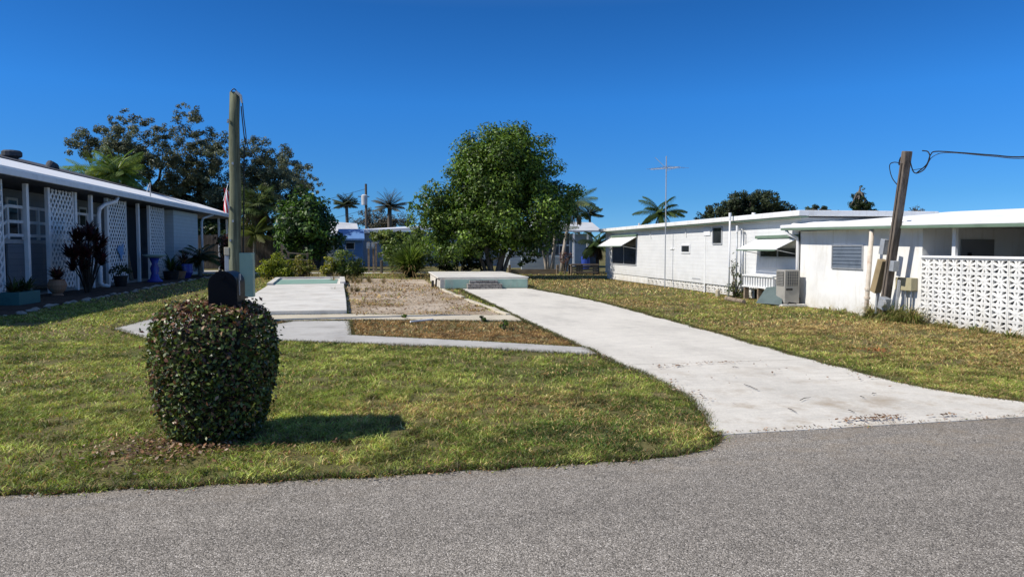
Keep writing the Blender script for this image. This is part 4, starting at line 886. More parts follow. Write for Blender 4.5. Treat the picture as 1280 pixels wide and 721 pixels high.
for (u, v, lab, m, prof, pal, L) in ((214, 352, 'dark bushy plant in a low pot right of the bird bath', 'black', [(.3, 0), (.38, .45), (.3, .45)], G_DARK, 1.1), (230, 350, 'plant in a cobalt blue pot against the pale blue siding', 'cobalt', [(.3, 0), (.45, .3), (.42, .75), (.36, .75)], COP[2:], .9), (224, 351, 'squat terracotta pot between two dark plants by the siding', 'terracotta', [(.25, 0), (.36, .4), (.3, .4)], G_DARK, .6)):
    p = PX(u, v, -10.9); p.z = 0; t = pot('potted_plant', lab, 'potted plant', p, prof, M[m]); straps('foliage', None, None, p+Vector((0, 0, prof[-1][1]-.1)), 80, L, .09, pal, .5, parent=t)
p = PX(250, 345, -10.6); p.z = 0; palm('potted_palm', 'small dark arching palm beside the siding downspout', p, p+Vector((0, 0, 1.1)), .1, 16, 1.3, G_DARK+[(0.05, 0.075, 0.02)], .7, 18, .07, .45)
p = PX(281, 343, -9.5); p.z = 0; t = thing('croton_plant', 'orange red leaved croton left of the tall pole base', 'plant', p); leaves('foliage', M['leaf'], t, [(p.x, p.y, 1.2, .5, .8, 1.0), (p.x, p.y+.4, .6, .4, .5, .5)], 700, (.14, .32), [(0.20, 0.05, 0.03), (0.26, 0.10, 0.04), (0.10, 0.05, 0.03), (0.05, 0.06, 0.02)], sub=12)
MB().tube([p, p+Vector((0, 0, 1.2))], [.04, .02], 5).build('stem', M['bark_dark'], t)
# blue ornament on lattice
p = PX(150.5, 315, HX+.05); q = MB()
q.extrude([p+Vector((0, y, z)) for y, z in ((-.42, .1), (-.15, .28), (.1, .22), (.35, .38), (.28, .05), (.4, -.1), (.15, -.12), (.05, -.38), (-.12, -.12))], (.03, 0, 0))
tag(q.build('wall_ornament', M['bluehouse']), 'small blue fish shaped ornament hung on the third lattice panel', 'ornament')
p = PX(164, 350, -12.2); q = MB()
for k in range(3): q.bar((p.x, p.y+.12*k, .05), (p.x-.4, p.y+.3+.12*k, 2.1), .07, .04)
tag(q.build('leaning_boards', M['boards']), 'bundle of thin boards leaning inside the carport beside the blue door', 'boards')
# bed stones
smesh = []
for k in range(4):
    bm = bmesh.new(); bmesh.ops.create_icosphere(bm, subdivisions=2, radius=1)
    for v in bm.verts: v.co *= 1+rng.normal(0, .10); v.co.z *= .6
    me = bpy.data.meshes.new('garden_stone'); bm.to_mesh(me); bm.free(); me.materials.append(M['stone']); smesh.append(me)
for k in range(46):
    q = k/45; yy = 16.5+26*q**1.3; xx = np.interp(yy, [15, 18, 20.5, 25, 30, 36, 44], [-8.9, -8.75, -8.95, -9.1, -9.4, -9.6, -9.9])+rng.normal(0, .08)
    o = bpy.data.objects.new('garden_stone', smesh[k % 4]); COL.objects.link(o); s = rng.uniform(.05, .12); o.scale = (s, s*rng.uniform(1, 1.8), s); o.location = (xx, yy, s*.25); o.rotation_euler = (0, 0, rng.uniform(0, 6))
    tag(o, 'pale rough stone in the row edging the planting bed of the left house', 'stone', 'pale stones edging the left planting bed')
# flag on left house eave
fp = PX(285, 232, -11.2); fl = thing('flag', 'drooping red and white striped flag hanging behind the tall green pole', 'flag', (fp.x, fp.y, fp.z))
nW, nH = 13, 12; vs = []; 
for j in range(nH+1):
    for i in range(nW+1): vs.append((fp.x-.3+.075*i+.05*math.sin(j*.5+i), fp.y+.16*math.sin(i*1.1+j*.25), fp.z-.15-.14*j-.05*i))
me = bpy.data.meshes.new('cloth'); me.from_pydata([tuple(world(fl).inverted() @ Vector(v)) for v in vs], [], [(j*(nW+1)+i, j*(nW+1)+i+1, (j+1)*(nW+1)+i+1, (j+1)*(nW+1)+i) for j in range(nH) for i in range(nW)])
for m_ in ('red', 'flagwhite', 'flagblue'): me.materials.append(M[m_])
for i_, pl in enumerate(me.polygons): pl.material_index = 2 if (i_ % nW > 6 and i_//nW < 5) else i_ % nW % 2; pl.use_smooth = True
co = bpy.data.objects.new('cloth', me); COL.objects.link(co); co.parent = fl
MB().tube([fp+Vector((-.2, -.6, -1.1)), fp+Vector((0, 0, 0.1))], .02, 6).build('staff', M['alu'], fl)

# ------------------------------------------------------------------ right: white trailer
TX = 11.0
def TY(u, x=TX): return PX(u, 311, x).y
def tz(u, v, x=TX): return PX(u, v, x).z
tr = thing('trailer_home', 'long white lap sided trailer home with green trim and window awnings', 'trailer', (TX+2, 27, 0))
YA, YB = 17.9, TY(757)
MB().box((TX, YA, .32), (TX+3.6, YB, 2.40)).build('wall', M['siding_w'], tr)
MB().box((TX-.30, YA-.4, 2.43), (TX+3.9, YB+.3, 2.58)).build('roof', M['white'], tr, bevel=.02)
MB().box((TX-.26, YA-.4, 2.385), (TX-.02, YB+.2, 2.425)).build('green_trim', M['green_trim'], tr)
def breeze(mb, y0, y1, z0, z1, x, th, rib, frame):
    cy, cz = (y0+y1)/2, (z0+z1)/2; W, H = (y1-y0)/2, (z1-z0)/2
    mb.box((x, y0, z0), (x+th, y0+frame, z1)).box((x, y1-frame, z0), (x+th, y1, z1)).box((x+.001, y0+frame, z0), (x+th-.001, y1-frame, z0+frame)).box((x+.001, y0+frame, z1-frame), (x+th-.001, y1-frame, z1))
    for k in range(8):
        a = math.pi/8+k*math.pi/4; dy, dz = math.cos(a), math.sin(a); s = min((W-frame*.5)/abs(dy), (H-frame*.5)/abs(dz))
        mb.bar((x+th/2+.0005*k, cy, cz), (x+th/2+.0005*k, cy+dy*s, cz+dz*s), rib, th*.9-.002*k, up=(1, 0, 0))
sk = MB(); ys = TY(941); k = 0
while ys < YB-.4:
    y1_ = ys+.46
    if ys < TY(812): breeze(sk, ys, y1_-.01, .02, .315, TX+.04, .05, .05, .035)
    else: sk.box((TX+.03, ys, .02), (TX+.1, y1_-.012, .31))
    ys = y1_
sk.build('block_skirt', M['stucco'], tr)
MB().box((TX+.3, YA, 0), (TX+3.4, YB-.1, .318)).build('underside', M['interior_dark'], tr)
def window(par, u0, u1, v0, v1, x=TX, fr=.04, mull=1, slats=0, pm='glass', fm='white_clean'):
    y0, y1 = sorted((TY(u0, x), TY(u1, x))); um = (u0+u1)/2; z1, z0 = tz(um, v0, x), tz(um, v1, x); q = MB()
    q.box((x-.035, y0, z0), (x-.002, y0+fr, z1)).box((x-.035, y1-fr, z0), (x-.002, y1, z1)).box((x-.034, y0+fr, z0), (x-.002, y1-fr, z0+fr)).box((x-.034, y0+fr, z1-fr), (x-.002, y1-fr, z1))
    for k in range(1, mull): y = y0+(y1-y0)*k/mull; q.box((x-.033, y-fr*.4, z0+fr), (x-.002, y+fr*.4, z1-fr))
    o = q.build('window', M[fm], par); pq = MB()
    if slats:
        for k in range(slats):
            a = z0+fr+(z1-z0-2*fr)*k/slats; b = z0+fr+(z1-z0-2*fr)*(k+1)/slats
            pq.add([(x-.03, y0+fr, a), (x-.03, y1-fr, a), (x-.012, y1-fr, b-.004), (x-.012, y0+fr, b-.004)], [(0, 1, 2, 3)])
        pq.box((x-.006, y0+fr, z0+fr), (x-.003, y1-fr, z1-fr))
    else: pq.box((x-.012, y0+fr, z0+fr), (x-.004, y1-fr, z1-fr))
    pq.build('pane', M[pm], o); return o, (y0, y1, z0, z1)
def awning(par, y0, y1, zt, drop, out, x=TX):
    q = MB(); n = 9
    for k in range(n):
        a, b = k/n, (k+1)/n
        q.add([(x-out*a-.02, y0, zt-drop*a), (x-out*a-.02, y1, zt-drop*a), (x-out*b-.02, y1, zt-drop*b-.012), (x-out*b-.02, y0, zt-drop*b-.012), (x-out*a-.02, y0, zt-drop*a-.012), (x-out*a-.02, y1, zt-drop*a-.012), (x-out*b-.02, y1, zt-drop*b-.024), (x-out*b-.02, y0, zt-drop*b-.024)], [(0,1,2,3), (7,6,5,4), (0,4,5,1), (1,5,6,2), (2,6,7,3), (3,7,4,0)])
    o = q.build('awning', M['white'], par)
    MB().box((x-.09, y0-.02, zt+.004), (x-.004, y1+.02, zt+.09)).box((x-out-.06, y0, zt-drop-.06), (x-out-.03, y1, zt-drop-.02)).build('awning_trim', M['green_trim'], o)
    q = MB()
    for y in (y0+.05, y1-.05): q.tube([(x-.01, y, zt-drop-.15), (x-out, y, zt-drop-.03)], .012, 5)
    q.build('awning_strut', M['alu'], o)
_, e = window(tr, 766, 796, 298, 331, mull=2, fm='greytrim'); awning(tr, e[0]-.1, e[1]+.1, tz(780, 296), .42, .75)
_, e = window(tr, 951, 997, 308, 322.5, mull=2, fm='alu'); awning(tr, e[0]-.05, e[1]+.18, tz(970, 298), .30, .65)
MB().box((TX-.02, e[0]-.1, e[2]-.30), (TX-.003, e[1]+.12, e[2]-.02)).build('sill_panel', M['white'], tr)
window(tr, 852, 863, 305.5, 316.5, fr=.05); window(tr, 891, 903, 283.5, 305.5, fr=.04, fm='greytrim')
def plate(u0, u1, v0, v1, m, name='cover_plate', dep=.03):
    y0, y1 = sorted((TY(u0), TY(u1))); MB().box((TX-dep, y0, tz((u0+u1)/2, v1)), (TX-.002, y1, tz((u0+u1)/2, v0))).build(name, M[m], tr, bevel=.006)
plate(880, 888, 285, 294.5, 'white_clean'); plate(838, 843, 310, 312, 'white'); plate(880.5, 882, 285, 366, 'white', 'seam_strip', .012); plate(866, 876, 347.5, 349, 'greytrim', 'seam_strip', .012)
for u in (813, 857): 
    y = TY(u); MB().bar((TX-.03, y, 2.3), (TX-.03, y-.1, 2.0), .03, .03).build('hook_bracket', M['white_clean'], tr)
def vpipe(u, v0, v1, x, r, m, name='vent_pipe', cap=None, parent=None):
    a, b = PX(u, v0, x), PX(u, v1, x); o = MB().tube([(x, a.y, max(b.z, .02)), (x, a.y, a.z)], r, 9).build(name, M[m], parent or tr, smooth=True)
    if cap: MB().tube([(x, a.y, a.z-.16), (x, a.y, a.z+.05)], r*1.5, 9).build('pipe_cap', M[cap], o)
vpipe(912.5, 268, 373, TX-.42, .028, 'white_clean', cap='white_clean')
vpipe(921.5, 284, 366, TX-.25, .026, 'galv', cap='white_clean'); vpipe(928.5, 289, 372, TX-.12, .024, 'alu'); 
a = PX(928.5, 289, TX-.12); MB().tube([(TX-.12, a.y, a.z), (TX-.12, a.y+.06, a.z+.07), (TX-.12, a.y+.3, a.z+.06)], .024, 8).build('pipe_elbow', M['alu'], tr)
vpipe(942, 266, 272, TX+.6, .06, 'white'); vpipe(799, 279, 283, TX+.4, .05, 'greytrim')
# antenna mast
a = PX(831, 362, TX-.34); t_ = PX(831, 196, TX-.34); an = thing('tv_antenna', 'tall thin television antenna mast against the white trailer wall', 'antenna', (a.x, a.y, 0))
MB().tube([(a.x, a.y, 0), (a.x, a.y, t_.z)], .022, 8).build('mast', M['galv'], an)
q = MB(); hz_ = PX(831, 211, TX-.34).z
q.bar((a.x-.3, a.y+.9, hz_+.05), (a.x+.3, a.y-.5, hz_), .03, .03)
for k in range(9):
    s = k/8; c = Vector((a.x-.3+.6*s, a.y+.9-1.4*s, hz_+.05*(1-s))); hw = .25+.35*s; q.tube([c+Vector((-hw*.9, -hw*.45, 0)), c+Vector((hw*.9, hw*.45, 0))], .007, 4)
q.tube([Vector((a.x, a.y, hz_)), Vector((a.x-.35, a.y+.3, hz_+.45))], .01, 4); q.tube([Vector((a.x, a.y, hz_-.1)), Vector((a.x+.5, a.y-.2, hz_+.05))], .01, 4)
q.build('aerial', M['galv'], an)
q = MB(); q.tube([(a.x, a.y, 2.95), (a.x+.6, a.y+1.4, 2.6)], .008, 4); q.build('stay_wire', M['galv'], an)
# things beside the trailer
p = PG(981, 382.5); acx = thing('air_conditioner', 'tall grey beige outdoor air conditioner unit between trailer and right house', 'air conditioner', (p.x, p.y, 0))
ax, ay = p.x, p.y
MB().box((ax-.26, ay-.32, 0), (ax+.45, ay+.40, .07)).build('pad', M['stucco'], acx, bevel=.01)
ac0, ac1, ah = ax-.13, ax+.30, .98
MB().box((ac0, ay-.20, .09), (ac1, ay+.24, ah)).build('casing', M['ac'], acx, bevel=.015)
q = MB().box((ac0+.05, ay-.212, .56), (ac1-.05, ay-.202, ah-.04)).box((ac0-.012, ay-.15, .56), (ac0-.002, ay+.19, ah-.04)); gr = q.build('grille', M['interior_dark'], acx)
q = MB()
for k in range(9): z = .575+k*.042; q.box((ac0+.05, ay-.222, z), (ac1-.05, ay-.214, z+.013)); q.box((ac0-.022, ay-.15, z), (ac0-.014, ay+.19, z+.013))
for k in range(6): q.box((ac0+.05+k*.064, ay-.228, .56), (ac0+.06+k*.064, ay-.223, ah-.04)); q.box((ac0-.028, ay-.15+k*.066, .56), (ac0-.023, ay-.14+k*.066, ah-.04))
q.build('guard_bars', M['ac'], gr)
MB().box((ac0+.04, ay-.216, .44), (ac0+.22, ay-.203, .49)).build('label_plate', M['black'], acx); MB().tube([(ax-.1, ay-.30, .05), (ax-.05, ay-.28, .12), (ax+.15, ay-.30, .09)], .018, 6).build('hose', M['black'], acx)
# slatted bench-like rack
sr = thing('slatted_rack', 'low white rack of upright slats against the trailer wall by the grey sheet', 'rack', (TX-.3, 19, 0))
y0, y1 = TY(977), TY(941); q = MB()
for k in range(12): 
    y = y0+(y1-y0)*k/11; q.box((TX-.25, y, tz(960, 358.5)), (TX-.2, y+.07, tz(960, 346)))
q.build('slats', M['white'], sr)
q = MB(); q.box((TX-.29, y0-.05, tz(960, 345.8)), (TX-.1, y1+.1, tz(960, 344))).box((TX-.29, y0-.05, tz(960, 360)), (TX-.1, y1+.1, tz(960, 358.3))); q.build('rail', M['white'], sr)
for y in (y0+.1, (y0+y1)/2, y1): MB().box((TX-.26, y-.04, 0), (TX-.12, y+.04, tz(960, 360))).build('leg', M['boards'], sr)
MBt = MB(); a, b, c, d = Vector((TX-1.05, TY(946, TX-1.05), .05)), Vector((TX-.75, TY(978, TX-.75), .06)), Vector((TX-.35, TY(978, TX-.35), .50)), Vector((TX-.45, TY(958, TX-.45), .42))
MBt.extrude([a, b, c, d], (.02, 0, .03)); tag(MBt.build('leaning_sheet', M['tarp']), 'slate grey sheet lying tilted beside the air conditioner', 'sheet')
# debris block and stub
p = PG(897, 371); tag(MB().lathe([(.07, 0), (.07, .2), (.05, .24)], 10, p).build('pipe_stub', M['meter_beige']), 'short cream pipe stub standing at the foot of the vine', 'pipe')
q = MB(); q.tube([PG(908, 373, .07), PG(930, 377, .07)], [.07, .06], 9); tag(q.build('log', M['boards']), 'short pale log lying at the foot of the vine', 'log')
# vine
p = PG(917, 372); bush('climbing_vine', 'thin weedy vine climbing the white pipes by the trailer', p, [(p.x, p.y, .25, .28, .3, .25), (p.x, p.y, .75, .13, .16, .4), (p.x+.05, p.y+.05, 1.15, .09, .14, .3), (p.x+.25, p.y-.2, .15, .25, .4, .15), (p.x+.3, p.y, .8, .15, .2, .2)], 650, (.05, .11), [(0.05, 0.085, 0.02), (0.09, 0.13, 0.03), (0.14, 0.17, 0.04), (0.17, 0.12, 0.05)], cat='vine', sub=12)

# ------------------------------------------------------------------ right house
HX2 = 11.0
rh = thing('white_house', 'low white stucco house with green gutter and breeze block carport on the right', 'house', (HX2+2, 14, 0))
yF, yC = TY(998), TY(1153)
MB().box((HX2, yC, -.02), (HX2+4.5, yF, 2.02)).build('wall', M['stucco'], rh)
def tilt(mb):
    "the eave line drops a little towards the street"
    mb.v = [(p[0], p[1], p[2]-(yF-p[1])*0.017) for p in mb.v]; return mb
tilt(MB().box((HX2-.40, 4, 2.05), (HX2-.26, yF+.25, 2.115))).build('gutter', M['green_trim'], rh, bevel=.015)
tilt(MB().box((HX2-.38, 4, 2.12), (HX2-.24, yF+.3, 2.19))).build('fascia', M['white_clean'], rh)
ro = MB(); ro.add([(HX2-.36, 4, 2.195), (HX2-.36, yF+.3, 2.195), (HX2+5, yF+.3, 2.62), (HX2+5, 4, 2.62), (HX2-.36, 4, 2.11), (HX2-.3, yF+.3, 2.11), (HX2+5, yF+.3, 2.5), (HX2+5, 4, 2.5)], [(0,1,2,3), (7,6,5,4), (0,4,5,1), (1,5,6,2), (2,6,7,3), (3,7,4,0)])
tilt(ro).build('roof', M['white_roof'], rh)
q = MB(); nseg = 60
for k in range(nseg):
    ya, yb = 4+(yF-3.9)*k/nseg, 4+(yF-3.9)*(k+1)/nseg
    f = lambda y: .03*math.sin(y*3.1)+.02*math.sin(y*7.7+1)
    q.add([(HX2-.2, ya, 2.2), (HX2-.2, yb, 2.2), (HX2-.12+f(yb), yb, 2.25+f(yb)*.6), (HX2-.12+f(ya), ya, 2.25+f(ya)*.6), (HX2+.6, ya, 2.28), (HX2+.6, yb, 2.28)], [(0, 1, 2, 3), (3, 2, 5, 4)])
tilt(q).build('roof_flashing', M['white_roof'], rh)
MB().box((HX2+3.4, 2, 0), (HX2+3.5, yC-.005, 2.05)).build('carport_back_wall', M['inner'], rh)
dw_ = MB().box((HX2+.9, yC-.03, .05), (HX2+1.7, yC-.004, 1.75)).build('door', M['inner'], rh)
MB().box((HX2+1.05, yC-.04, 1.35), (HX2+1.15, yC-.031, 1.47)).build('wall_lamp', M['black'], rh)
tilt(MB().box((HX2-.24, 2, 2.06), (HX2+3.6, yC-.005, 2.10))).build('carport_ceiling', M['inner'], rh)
bw = MB(); yy = yC-.012; W_, H_ = .36, .28; cnt = 0
while yy > 7.0:
    for r_ in range(5): breeze(bw, yy-W_+.004, yy-.002, r_*H_-.04, r_*H_+H_-.043, HX2-.03, .042, .041+.004*math.sin(cnt*1.7), .026); cnt += 1
    yy -= W_
bw.build('breeze_block_wall', M['stucco'], rh)
MB().box((HX2-.06, 7.0, 1.362), (HX2+.06, yC-.006, 1.41)).build('cap_rail', M['white_clean'], rh, bevel=.008)
for u in (1193,): y = TY(u); MB().box((HX2-.02, y-.045, 1.41), (HX2+.04, y+.045, 2.02)).build('post', M['white_post'], rh)
for y in (9.9,): MB().box((HX2-.02, y-.04, 1.41), (HX2+.04, y+.04, 2.0)).build('post', M['white_post'], rh)
MB().box((HX2+.1, 2, .004), (HX2+3.4, yC-.005, .02)).build('carport_slab', M['walk'], rh)
window(rh, 1041, 1080, 306, 336.5, x=HX2, fr=.035, slats=6, pm='louvre', fm='alu')
y = yF-.08; MB().tube([(HX2-.33, y+.15, 2.06), (HX2-.3, y+.1, 1.95), (HX2-.09, y, 1.84), (HX2-.07, y, 1.7), (HX2-.07, y, .06)], .042, 8).build('downspout', M['white_clean'], rh, smooth=True)
MB().box((HX2-.14, y-.07, 0), (HX2-.003, y+.07, .22)).build('drain_block', M['boards'], rh)
# rusty pipe
a, b = PX(1090, 286, HX2-.30), PX(1082, 398, HX2-.30)
rp = thing('rusty_pipe', 'leaning rust stained white pipe beside the louvred window', 'pipe', (b.x, b.y, 0))
MB().tube([b, b.lerp(a, .25), a], .05, 10).build('pipe', M['rust'], rp, smooth=True)
q = MB()
for s in (.1, .22, .32): q.tube([b.lerp(a, s), b.lerp(a, s+.025)], .068, 10)
q.build('collar', M['rust'], rp); MB().box((b.x-.12, b.y-.12, 0), (b.x+.1, b.y+.1, .1)).build('foot_block', M['stucco'], rp)
# leaning service pole on right
PXX = HX2-.42
b_ = PX(1104, 394, PXX); t_ = PX(1134, 189, PXX-.05); b_.z = max(b_.z, 0)
pl = thing('leaning_pole', 'leaning square grey wooden service pole against the white right house', 'utility pole', (b_.x, b_.y, 0))
MB().bar(b_, t_, .14, .16, up=(1, 0, 0)).build('pole', M['pole_grey'], pl, bevel=.02)
MB().bar(b_+Vector((-.09, .0, .02)), b_.lerp(t_, .93)+Vector((-.09, 0, 0)), .04, .03, up=(1, 0, 0)).build('cable_cover', M['pole_grey'], pl)
dirp = (t_-b_).normalized()
def onpole(u0, v0, u1, v1, wx, wy, m, name, dx=0.0):
    a, c = PX(u0, v0, PXX+dx), PX(u1, v1, PXX+dx); MB().bar(a, c, wx, wy, up=(1, 0, 0)).build(name, M[m], pl, bevel=.012)
onpole(1104, 325, 1094, 365, .17, .16, 'brownbox', 'panel_box', -.06)
onpole(1106.5, 299, 1103.5, 318, .14, .12, 'galv', 'fuse_box', -.02)
onpole(1118.5, 326, 1117, 339, .13, .14, 'galv', 'meter_socket', -.02)
onpole(1107, 372, 1104, 386, .20, .16, 'galv', 'meter_base', -.16)
onpole(1124, 350, 1120, 388, .05, .05, 'alu', 'conduit')
onpole(1097, 366, 1095, 392, .05, .05, 'galv', 'conduit', -.05)
q = MB(); c = PX(1104, 379, PXX-.26); q.tube([c, c+Vector((-.07, -.02, 0))], [.085, .075], 14); q.build('meter_dial', M['alu'], pl)
# wires
q = MB(); T = t_.copy()
w0 = T+Vector((-.05, -.15, -.22)); loop = [w0, PX(1143, 216, PXX), PX(1155, 212, PXX), PX(1162, 198, PXX), PX(1160, 190, PXX), PX(1153, 188.5, PXX)]
q.wire(loop, .012)
q.wire([PX(1145, 217, PXX), PX(1158, 206, PXX), PX(1163, 194, PXX), PX(1170, 189.5, PXX), PX(1200, 191, PXX), PX(1240, 194, PXX), PX(1285, 196, PXX), PX(1400, 185, PXX+1), PX(1700, 120, PXX+2.5)], .012, 6)
q.wire([PX(1140, 213, PXX), PX(1156, 209, PXX), PX(1166, 196, PXX), PX(1185, 191, PXX+.1), PX(1240, 195.5, PXX+.1), PX(1285, 198, PXX+.1), PX(1400, 188, PXX+1.1), PX(1700, 124, PXX+2.6)], .007, 5)
q.build('service_wire', M['wire'], pl)
q = MB(); q.wire([T+Vector((0, .06, -.2)), PX(1124, 206, PXX-.1), PX(1126, 197, PXX-.1), PX(1131, 196, PXX-.1)], .014, 6)
q.wire([PX(1128, 205, PXX-.1), PX(1118, 203, PXX-.1), PX(1112, 207, PXX-.12), PX(1115, 222, PXX-.12), PX(1124, 234, PXX-.1)], .01, 6); q.build('wire_drop', M['wire'], pl)
# tan box on wall
y0, y1 = TY(1149), TY(1129); jb = thing('junction_box', 'tan electrical box on the white wall beside the breeze blocks', 'electrical box', (HX2, (y0+y1)/2, 0))
MB().box((HX2-.17, y0, tz(1139, 363)), (HX2-.004, y1, tz(1139, 347))).build('box', M['tan'], jb, bevel=.015)
q = MB()
for f in (.25, .6): y = y0+(y1-y0)*f; q.tube([(HX2-.06, y, .03), (HX2-.06, y, tz(1139, 363)-.003)], .022, 7)
q.build('conduit', M['alu'], jb)
# dark bag and post at lattice end
p = PG(1265, 416); q = MB()
bm = bmesh.new(); bmesh.ops.create_icosphere(bm, subdivisions=3, radius=1)
for v in bm.verts: v.co = Vector((v.co.x*.14, v.co.y*.2, max(v.co.z, -.6)*.24))*(1+.16*math.sin(v.co.x*7+v.co.z*5)*math.cos(v.co.y*6)); v.co.z += .13; v.co.y += v.co.z*.25
me = bpy.data.meshes.new('rubbish_bag'); bm.to_mesh(me); bm.free(); me.materials.append(M['black']); ob = bpy.data.objects.new('rubbish_bag', me); COL.objects.link(ob); ob.location = p; tag(ob, 'crumpled dark bag on the grass against the breeze block wall', 'bag')
p = PG(1278, 418); tag(MB().lathe([(.04, 0), (.04, .32), (.055, .33), (.055, .37), (.02, .38)], 10, p).build('tap_post', M['white_clean']), 'short white post beside the dark bag', 'post')
# weeds at wall bases
for (u0, u1, v, n, L, lab) in ((1092, 1150, 398, 1100, .5, 'tall tangled weeds around the foot of the leaning pole'), (1155, 1270, 409, 900, .2, 'low weeds along the foot of the breeze block wall'), (1030, 1092, 394, 500, .2, 'sparse weeds along the foot of the white stucco wall')):
    a = PX(u0, v, HX2-.3); c = PX(u1, v, HX2-.3); t = thing('weed_clump', lab, 'weeds', (a.x, (a.y+c.y)/2, 0))
    for k in range(20):
        s = np.clip(k/19+rng.normal(0, .03), 0, 1); pp = Vector((HX2-.28+rng.normal(0, .11)-.1, a.y+(c.y-a.y)*s, -.02)); straps('tuft', None, None, pp, n//20, L*rng.uniform(.35, 1.25), .018, [(0.17, 0.20, 0.05), (0.28, 0.25, 0.09), (0.36, 0.26, 0.12), (0.12, 0.16, 0.035)], 1.0, parent=t)

# ------------------------------------------------------------------ distant houses and bits
bh = thing('blue_house', 'small bright blue house seen between the round bush and the leafy tree', 'house', (PY(440, 334, 62).x, 62, 0))
a, b = PY(424, 330, 62), PY(453, 297, 62)
MB().box((a.x, 62, 0), (b.x, 68, b.z)).build('wall', M['bluehouse'], bh)
z = PY(440, 291, 62).z; MB().add([(a.x-.2, 61.3, b.z-.1), (b.x+.2, 61.3, b.z-.1), (b.x+.1, 63, z+.35), (a.x-.1, 63, z+.35), (a.x-.2, 61.3, b.z-.25), (b.x+.2, 61.3, b.z-.25), (b.x+.1, 63, z+.2), (a.x-.1, 63, z+.2)], [(0,1,2,3), (7,6,5,4), (0,4,5,1), (1,5,6,2), (2,6,7,3), (3,7,4,0)]).build('porch_roof', M['blueroof'], bh)
c, d = PY(432, 312, 61.98), PY(443.5, 303, 61.98); wq = MB().box((c.x, 61.95, c.z), (d.x, 61.997, d.z)).build('window', M['white_clean'], bh)
MB().box((c.x+.06, 61.93, c.z+.06), (d.x-.06, 61.948, d.z-.06)).build('pane', M['glass'], wq)
gh = thing('grey_house', 'long low grey house with white roof edge behind the strap leaved clump', 'house', (PY(520, 334, 64).x, 64, 0))
a, b = PY(453, 332, 64), PY(640, 290, 64)
MB().box((a.x, 64, 0), (b.x, 70, b.z)).build('wall', M['greyhouse'], gh)
l_, r_ = PY(449, 287.5, 63.2), PY(575, 279, 63.2)
MB().add([(l_.x, 63.2, l_.z), (r_.x+5, 63.2, r_.z), (r_.x+5, 71, r_.z+.5), (l_.x, 71, l_.z+.3), (l_.x, 63.2, l_.z-.28), (r_.x+5, 63.2, r_.z-.28), (r_.x+5, 71, r_.z+.2), (l_.x, 71, l_.z)], [(0,1,2,3), (7,6,5,4), (0,4,5,1), (1,5,6,2), (2,6,7,3), (3,7,4,0)]).build('roof', M['white_clean'], gh)
for u0, u1 in ((478, 492), (533, 540), (549, 558)):
    c, d = PY(u0, 328, 64), PY(u1, 303, 64); wq = MB().box((c.x, 63.94, c.z), (d.x, 63.996, d.z)).build('window', M['white_clean'], gh); MB().box((c.x+.1, 63.9, c.z+.1), (d.x-.1, 63.935, d.z-.1)).build('pane', M['glass'], wq)
pg = thing('pale_roof_house', 'pale grey roofed house behind the blue house', 'house', (PY(420, 334, 75).x, 75, 0))
a, b = PY(395, 330, 75), PY(450, 295, 75); MB().box((a.x, 75, 0), (b.x, 82, b.z)).build('wall', M['greyhouse'], pg)
a, b, c, d = PY(388, 296, 74), PY(449, 293, 74), PY(446, 281, 79), PY(405, 278, 79); MB().extrude([a, b, c, d], (0, 0, .15)).build('roof', M['roofgrey'], pg)
ph = thing('porch_house', 'pale blue grey house with dark screened porch right of the central tree', 'house', (PY(700, 334, 56).x, 56, 0))
a, b = PY(640, 332, 56), PY(745, 292, 56)
MB().box((a.x, 57, 0), (b.x, 63, b.z)).build('wall', M['greyhouse'], ph)
c, d = PY(660, 318, 56.9), PY(712, 291, 56.9); so = MB().box((c.x, 56.93, c.z), (d.x, 56.996, d.z)).build('screen_porch', M['interior_dark'], ph)
q = MB()
for k in range(9): x = c.x+(d.x-c.x)*k/8; q.box((x-.03, 56.88, c.z), (x+.03, 56.925, c.z+.75 if k % 4 else d.z))
q.box((c.x, 56.87, c.z+.7), (d.x, 56.92, c.z+.8)); q.build('porch_rail', M['white_post'], so)
a, b, c, d = PY(640, 290.5, 56), PY(752, 290, 56), PY(740, 280, 60), PY(650, 278, 60); MB().extrude([a, b, c, d], (0, 0, .14)).build('roof', M['roofgrey'], ph)
c, d = PY(738, 334, 56.9), PY(748, 302, 56.9); MB().box((c.x, 56.9, 0), (d.x, 56.99, d.z)).build('door', M['interior_dark'], ph)
for u in (717.5, 735): p = PY(u, 292, 56); MB().box((p.x-.07, 56, 0), (p.x+.07, 56.14, p.z)).build('post', M['white_post'], ph)
